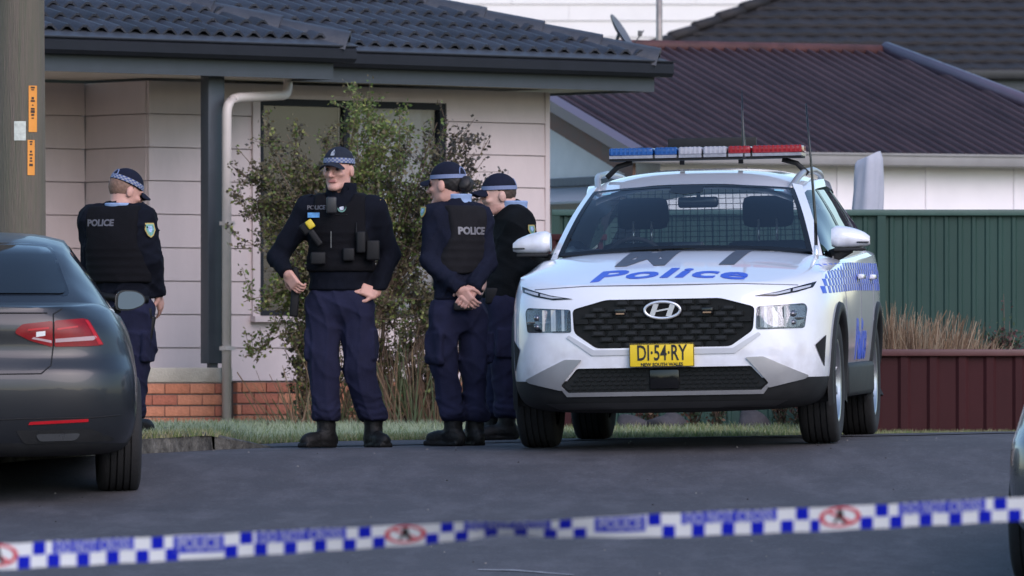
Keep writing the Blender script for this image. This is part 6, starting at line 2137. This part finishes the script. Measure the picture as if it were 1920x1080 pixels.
leafy('weed_stalk', 1893, 55., .5, 3, .52, .06, 24, .03, [weed[2], weed[0]], 'tall thin reddish weed stalk in front of the green fence')
leafy('weed_plant', 1815, 55.2, .5, 8, .22, .2, 22, .03, [weed[2], straw[1]], 'short reddish weed right of the dry grass clump')
# rocks and small plants seen beneath the police car
rock_m = M('rock', (.05, .046, .05), rough=.9, var=.35, scale=5, bump=.5, bscale=20)
for px, w_, h_, lab in ((1185, .13, .06, 'reddish low garden rock seen under the car, leftmost'), (1245, .14, .075, 'pale rounded garden rock seen under the car, in the middle'), (1410, .12, .10, 'dark pointed garden rock seen under the car, rightmost')):
    p = at(px, 700, 57.2); zz = lawn_z(p.x, 57.2)
    V, Q = nets(lambda P: sd_ell(P, (0, 0, .02), (w_, .14, h_)) + .03 * np.sin(P[..., 0] * 17 + P[..., 2] * 23 + px) * np.sin(P[..., 1] * 14 + 1), (-.32, -.25, -.1), (.32, .25, .3), .03)
    o = net_mesh([(V, Q, 0)], 'garden_rock', rock_m, None); o.location = (p.x, 57.2, zz)
    tag(o, lab, 'rock', 'garden rocks')
for px, lab in ((1215, 'small green plant under the car, between two rocks'), (1300, 'leafy plant under the car, right of the pale rock'), (1345, 'bushy plant under the car, left of the pointed rock'), (1465, 'tall leafy plant under the car, beside the right front wheel'), (1500, 'reddish plant under the car, nearest the right front wheel')):
    p = at(px, 700, 57.4)
    leafy('garden_plant', px, 57.4 + random.uniform(-.1, .3), lawn_z(p.x, 57.4), 14, random.uniform(.22, .34), .16, 20, .035, weed + [straw[1]], lab, group='garden plants')

# ------------------------------------------------------------------ covered umbrella behind the fence
pu = at(1622, 392, 59.6)
um = empty('covered_umbrella', (pu.x, 59.6, gz(pu.x, 59.6)), 0, 'closed umbrella under a pale grey cover behind the green fence', 'umbrella')
zt_ = at(0, 292, 59.6).z - um.location.z
mb = MB(); rows = []
for k in range(19):
    t = k / 18
    z = lerp(zt_ - .75, zt_, t)
    r_ = interp(t, [0, .3, .8, .97, 1], [.125, .118, .102, .095, .08])
    rows.append([(r_ * math.cos(a) * (1 + .10 * math.sin(5 * a + t * 3) + .05 * math.sin(11 * a - 5 * t)) + .03 * t, r_ * math.sin(a) * (1 + .10 * math.sin(4 * a + 2)), z + .035 * t ** 6 * math.cos(a)) for a in np.linspace(0, 2 * math.pi, 49)])
mb.grid(rows); mb.add(rows[-1][:-1], [tuple(range(48))]); mb.build('cover', M('pale_cover', (.42, .43, .50), rough=.7, var=.08, scale=4), um, fix=True)
mb = MB(); mb.tube([(0, 0, 0), (0, 0, zt_ - .1)], .02, 8); mb.build('pole', chrome, um)

# ------------------------------------------------------------------ power pole
pp = at(34, 700, 52.2); zg_ = lawn_z(pp.x, 52.2)
wood = M('weathered_wood', (.27, .215, .175), rough=.9, var=.4, scale=5, stretch=(9, 9, .35), c2=(.12, .12, .085), bump=.7, bscale=22)
pole = empty('power_pole', (pp.x, 52.2, zg_), 0, 'thick weathered timber power pole with orange and white tags', 'pole')
mb = MB(); rows = []
for k in range(40):
    z = k * .23
    r_ = .186 - .0063 * z
    rows.append([(r_ * math.cos(a) * (1 + .012 * math.sin(7 * a + z * .4) + .008 * math.sin(19 * a + z) + random.uniform(-.004, .004)), r_ * math.sin(a), z) for a in np.linspace(0, 2 * math.pi, 41)])
mb.grid(rows); mb.build('timber', wood, pole, fix=True)
def pole_tag(px0, px1, y0, y1, mat, name, marks):
    a, b = at(px0, y1, 52.0), at(px1, y0, 52.0)
    mb = MB(); n = 5
    def pt(x, z, o):
        lx = x - pp.x; r_ = .186 - .0063 * (z - zg_) + o
        return (lx, -math.sqrt(max(.0004, r_ * r_ - lx * lx)), z - zg_)
    P = [[pt(lerp(a.x, b.x, i / n), z, .004) for z in (a.z, b.z)] for i in range(n + 1)]
    mb.grid(P); mb.grid([[pt(lerp(a.x, b.x, i / n), z, -.002) for z in (a.z, b.z)] for i in range(n + 1)])
    o = mb.build(name, mat, pole)
    if marks:
        mk = MB()
        for t0, hh, ww in marks:
            zc_ = lerp(b.z, a.z, t0); xc = (a.x + b.x) / 2; dx = (b.x - a.x) * .5 * ww
            mk.add([pt(xc - dx, zc_ - hh, .006), pt(xc + dx, zc_ - hh, .006), pt(xc + dx, zc_ + hh, .006), pt(xc - dx, zc_ + hh, .006)], [(0, 1, 2, 3)])
        mk.build('tag_marking', M('tag_ink', (.05, .03, .02), rough=.6), o, fix=False)
org = M('tag_orange', (.78, .30, .045), rough=.5, var=.06)
pole_tag(53, 68, 160, 247, org, 'orange_tag', [(.04, .006, .5), (.09, .004, .35), (.27, .008, .3), (.33, .006, .5), (.42, .004, .2), (.50, .006, .45), (.56, .009, .5), (.63, .007, .35), (.70, .004, .3)])
pole_tag(51, 64, 262, 328, org, 'orange_tag', [(.05, .005, .4), (.12, .005, .3), (.33, .006, .3), (.42, .005, .45), (.52, .006, .3), (.60, .005, .35), (.71, .008, .5)])
pole_tag(26, 48, 227, 263, M('tag_white', (.55, .58, .52), rough=.5, var=.2, scale=30), 'white_tag', [])

# ------------------------------------------------------------------ the straggly shrub in front of the window
YS = 60.0
ps = at(690, 700, YS); zs = lawn_z(ps.x, YS)
shrub = empty('shrub', (ps.x, YS, zs), 0, 'tall straggly shrub with bare stems in front of the window', 'shrub')
bark = M('shrub_bark', (.17, .12, .085), rough=.9, var=.35, scale=12)
def S(px, py, dy=0.): p = at(px, py, YS + dy); return Vector((p.x - ps.x, dy, p.z - zs))
tips = []
def crown_add(pa, pb, n, j, c):
    for _ in range(n): tips.append((random.uniform(*pa), random.uniform(*pb), c))
crown_add((650, 765), (200, 460), 50, 0, 'g'); crown_add((765, 850), (220, 470), 26, 0, 'm'); crown_add((840, 925), (240, 400), 18, 0, 'd')
crown_add((485, 650), (230, 470), 44, 0, 'b'); crown_add((430, 485), (270, 330), 4, 0, 'b'); crown_add((430, 500), (370, 440), 5, 0, 'b'); crown_add((440, 560), (560, 700), 8, 0, 'g')
crown_add((520, 600), (470, 760), 16, 0, 'b'); crown_add((655, 700), (178, 220), 6, 0, 'g'); crown_add((690, 830), (450, 640), 26, 0, 'b'); crown_add((500, 640), (420, 560), 16, 0, 'b'); crown_add((545, 870), (560, 780), 60, 0, 'b'); crown_add((600, 800), (300, 520), 26, 0, 'm'); crown_add((830, 915), (230, 420), 10, 0, 'd')
LV = {'g': [], 'y': [], 'd': [], 'b': []}
stems = []
bases = [S(px, 797, dy) for px, dy in ((560, .1), (600, 0), (640, -.1), (680, .05), (700, -.1), (730, .1), (760, 0), (790, .1), (690, .25))]
big = []
for i, b_ in enumerate(bases):
    mb = MB(); t_ = S(random.uniform(540, 800), random.uniform(380, 470), random.uniform(-.3, .3)); m_ = b_.lerp(t_, .5) + Vector((random.uniform(-.12, .12), 0, .08))
    pts = [b_, b_.lerp(m_, .6) + Vector((random.uniform(-.04, .04), 0, 0)), m_, m_.lerp(t_, .5), t_]
    mb.tube(pts, [.022, .018, .014, .010, .007], 6); mb.build('stem', bark, shrub); big.append(pts)
thick = MB(); pts = [S(708, 730), S(740, 700), S(780, 655), S(820, 600), S(850, 560)]; thick.tube(pts, [.026, .024, .02, .015, .01], 7); thick.build('stem', M('pale_bark', (.28, .21, .17), rough=.9, var=.3, scale=10), shrub); big.append(pts)
tw = MB()
for px, py, c in tips:
    tip = S(px, py, random.uniform(-.4, .35))
    best = min(big, key=lambda b_: min((b_[-1] - tip).length, (b_[2] - tip).length * 1.15))
    o_ = best[random.choice((2, 3, 4))]
    m1 = o_.lerp(tip, .5) + Vector((random.gauss(0, .05), random.gauss(0, .05), random.gauss(.04, .04)))
    tw.tube([o_, m1, tip], [.006, .0045, .0025], 4, cap=False)
    nb = 5 if c != 'd' else 4
    twigs = [(m1, tip)]
    for k in range(nb):
        t = random.uniform(.25, 1.); p0 = m1.lerp(tip, t)
        p1 = p0 + Vector((random.gauss(0, .09), random.gauss(0, .08), random.gauss(.06, .08)))
        tw.tube([p0, p1], [.003, .0018], 3, cap=False); twigs.append((p0, p1))
    for a_, b_ in twigs:
        n = {'g': 30, 'm': 22, 'd': 12, 'b': 25}[c]
        for k in range(n):
            p = a_.lerp(b_, random.uniform(.05, 1.05)) + Vector((random.gauss(0, .022), random.gauss(0, .022), random.gauss(0, .022)))
            r_ = random.random()
            if c == 'g': key = 'g' if r_ < .52 else ('y' if r_ < .74 else 'b')
            elif c == 'm': key = 'g' if r_ < .35 else ('b' if r_ < .6 else 'd')
            elif c == 'd': key = 'd' if r_ < .8 else 'b'
            else: key = 'b' if r_ < .5 else ('g' if r_ < .68 else ('y' if r_ < .78 else 'd'))
            LV[key].append(leaf_quad(p, .042 if c == 'd' else .035))
tw.build('twig_work', bark, shrub, fix=False)
# suckers and dry stalks low down
for k in range(150):
    px = random.gauss(770, 55) if k < 90 else random.uniform(545, 850)
    b_ = S(px, 798, random.uniform(-.3, .3)); t_ = b_ + Vector((random.gauss(0, .14), random.gauss(0, .08), random.uniform(.3, 1.0)))
    m_ = b_.lerp(t_, .55) + Vector((random.gauss(0, .03), 0, .02))
    LVn = None
    tw2 = [b_, m_, t_]
    stems.append(tw2)
    if k % 3 == 0:
        for _ in range(9):
            LV[random.choice('gbyb')].append(leaf_quad(b_.lerp(t_, random.random()) + Vector((random.gauss(0, .03), 0, 0)), .03))
sm = MB(); sm2 = MB()
for i, st in enumerate(stems): (sm if i % 2 else sm2).tube(st, [.006, .005, .002], 4, cap=False)
sm.build('dry_stalk', M('dry_stalk', (.27, .19, .11), rough=.9, var=.3), shrub, fix=False); sm2.build('brown_stalk', M('brown_stalk', (.13, .08, .055), rough=.9, var=.3), shrub, fix=False)
V = blades(420, S(785, 798).x, -.1, 0, .22, .2, .15, .7, .22, .005); V2 = blades(160, S(590, 798).x, -.1, 0, .18, .2, .1, .4, .3, .004)
o_ = tri_object('strap_leaves', np.concatenate([V, V2]), [straw[0], leafmat('strap_green', (.11, .14, .06)), straw[1]], RNG.integers(0, 3, 580), shrub); tag(o_, kind='stuff')
lm = [leafmat('leaf_green', (.13, .185, .05), .35), leafmat('leaf_yellow', (.30, .32, .10), .35), leafmat('leaf_dark', (.045, .040, .032), .15), leafmat('leaf_brown', (.15, .125, .07), .3)]
allq, ii = [], []
for i, k in enumerate('gydb'):
    allq += LV[k]; ii += [i] * len(LV[k])
o_ = tri_object('foliage', np.array([[tuple(p) for p in q_] for q_ in allq]), lm, np.array(ii), shrub); tag(o_, kind='stuff')

# ------------------------------------------------------------------ police tape across the street, close to the camera
YT = 23.0; sT = FPX / YT
TX = [-400, 0, 325, 750, 880, 925, 960, 1050, 1250, 1575, 1900, 2400]
TT = [1033, 1020, 1005, 985, 979, 979, 981, 975, 963, 950, 933, 908]
TBm = [1082, 1068, 1051, 1024, 1012, 1003, 1003, 1008, 1007, 994, 977, 954]
tape = empty('police_tape', tuple(at(960, 992, YT)), 0, 'blue and white chequered police tape strung across the street', 'tape')
T0 = tape.location.copy()
def tp(px, v, off=0.):
    """point of the ribbon: px along, v 0 top .. 1 bottom."""
    t_, b_ = interp(px, TX, TT), interp(px, TX, TBm)
    full = 49.
    hgt = (b_ - t_)
    dep = math.sqrt(max(0, full * full - hgt * hgt)) / sT * .5
    Y = YT + dep * (v - .5) * 2 + .012 * math.sin(px * .004)
    p = at(px, lerp(t_, b_, v) + .6 * math.sin(px * .05), Y - off)
    return p - T0
mb = MB()
us = np.linspace(-400, 2400, 281)
mb.grid([[tp(u, v) for v in (0, .25, .5, .75, 1)] for u in us]); mb.grid([[tp(u, v, -.0008) for v in (0, .5, 1)] for u in us])
def film(name, c, tr=.3):
    m = M(name, c, rough=.35, var=.04)
    nt = m.node_tree; b_ = nt.nodes['Principled BSDF']; out = nt.nodes['Material Output']
    t = nt.nodes.new('ShaderNodeBsdfTranslucent'); t.inputs[0].default_value = (*c, 1)
    mx = nt.nodes.new('ShaderNodeMixShader'); mx.inputs[0].default_value = tr
    nt.links.new(b_.outputs[0], mx.inputs[1]); nt.links.new(t.outputs[0], mx.inputs[2]); nt.links.new(mx.outputs[0], out.inputs[0]); return m
ribbon = mb.build('ribbon', film('tape_white', (.93, .93, .95), .1), tape, fix=False)
tblue = film('tape_blue', (.006, .016, .55), .1); tred = film('tape_red', (.80, .08, .12)); tlil = film('tape_print', (.07, .09, .70)); tblk = M('tape_black', (.02, .02, .02), rough=.5)
tlet = film('tape_letter', (.60, .62, .82))
def cell(nm, mt, u0, u1, v0, v1, off=.0012):
    n = max(1, int((u1 - u0) / 12)); m_ = MB()
    m_.grid([[tp(lerp(u0, u1, i / n), v, off) for v in (v0, v1)] for i in range(n + 1)])
    m_.build(nm, mt, ribbon, fix=False)
txt = text_geo('DO NOT CROSS', 1., .02, 0, 1.05); txw = max(p[0] for p in txt[0]) - min(p[0] for p in txt[0])
tx2 = text_geo('POLICE', 1., .03); tx2w = max(p[0] for p in tx2[0]) - min(p[0] for p in tx2[0])
def put(geo, w0, u0, u1, v0, v1, mt, off):
    g_ = cut_geo(*geo, .35); m_ = MB()
    uc = (u0 + u1) / 2; k = (u1 - u0) / w0
    m_.add([tp(uc + x * k, lerp(v1, v0, y + .5), off) for x, y in g_[0]], g_[1])
    m_.build('lettering', mt, ribbon, fix=False)
for c_ in (-820, -5, 760, 1575):
    P_ = 765 if c_ < 700 and c_ > -100 else 815
    red, blk = MB(), MB()
    ring = []
    for i in range(29):                                   # circle with a struck-out figure
        a0 = 2 * math.pi * i / 28
        ring.append([tp(c_ + r_ * 39 * math.cos(a0), .44 + r_ * .44 * math.sin(a0), .0012) for r_ in (1, .78)])
    red.grid(ring)
    g = lambda x, y: tp(c_ + x, y, .0016)
    red.add([g(-30, .16), g(-24, .10), g(30, .74), g(24, .80)], [(0, 1, 2, 3)])
    sg = red.build('prohibition_sign', tred, ribbon, fix=False)
    blk.add([g(-5, .12), g(4, .12), g(7, .40), g(12, .74), g(6, .75), g(0, .5), g(-9, .72), g(-14, .70), g(-6, .42)], [tuple(range(9))])
    blk.build('sign_figure', tblk, sg, fix=False)
    hw = 38
    u = c_ + hw
    boxc = c_ + P_ * .497
    low = []
    while u < c_ + P_ - hw - 4:                            # lower row of checks
        if not (boxc - 48 < u + 12 < boxc + 56): cell('blue_check', tblue, u, min(u + 24, c_ + P_ - hw), .50, 1.)
        low.append(u); u += 55.5
    for a in (.081, .358, .576, .881):                     # upper row stands over the white gaps
        k_ = min(low, key=lambda q_: abs(q_ - 15 - (c_ + P_ * a)))
        cell('blue_check', tblue, k_ - 27, k_ - 3, .0, .50)
    for a, b_ in ((.135, .335), (.635, .855)):
        cell('text_band', tlil, c_ + P_ * a, c_ + P_ * b_, .0, .48)
        put(txt, txw, c_ + P_ * (a + .01), c_ + P_ * (b_ - .01), -.08, .60, tlet, .002)
    cell('name_panel', tlil, boxc - 50, boxc + 45, .04, .74); put(tx2, tx2w, boxc - 42, boxc + 38, .0, .75, tlet, .002)
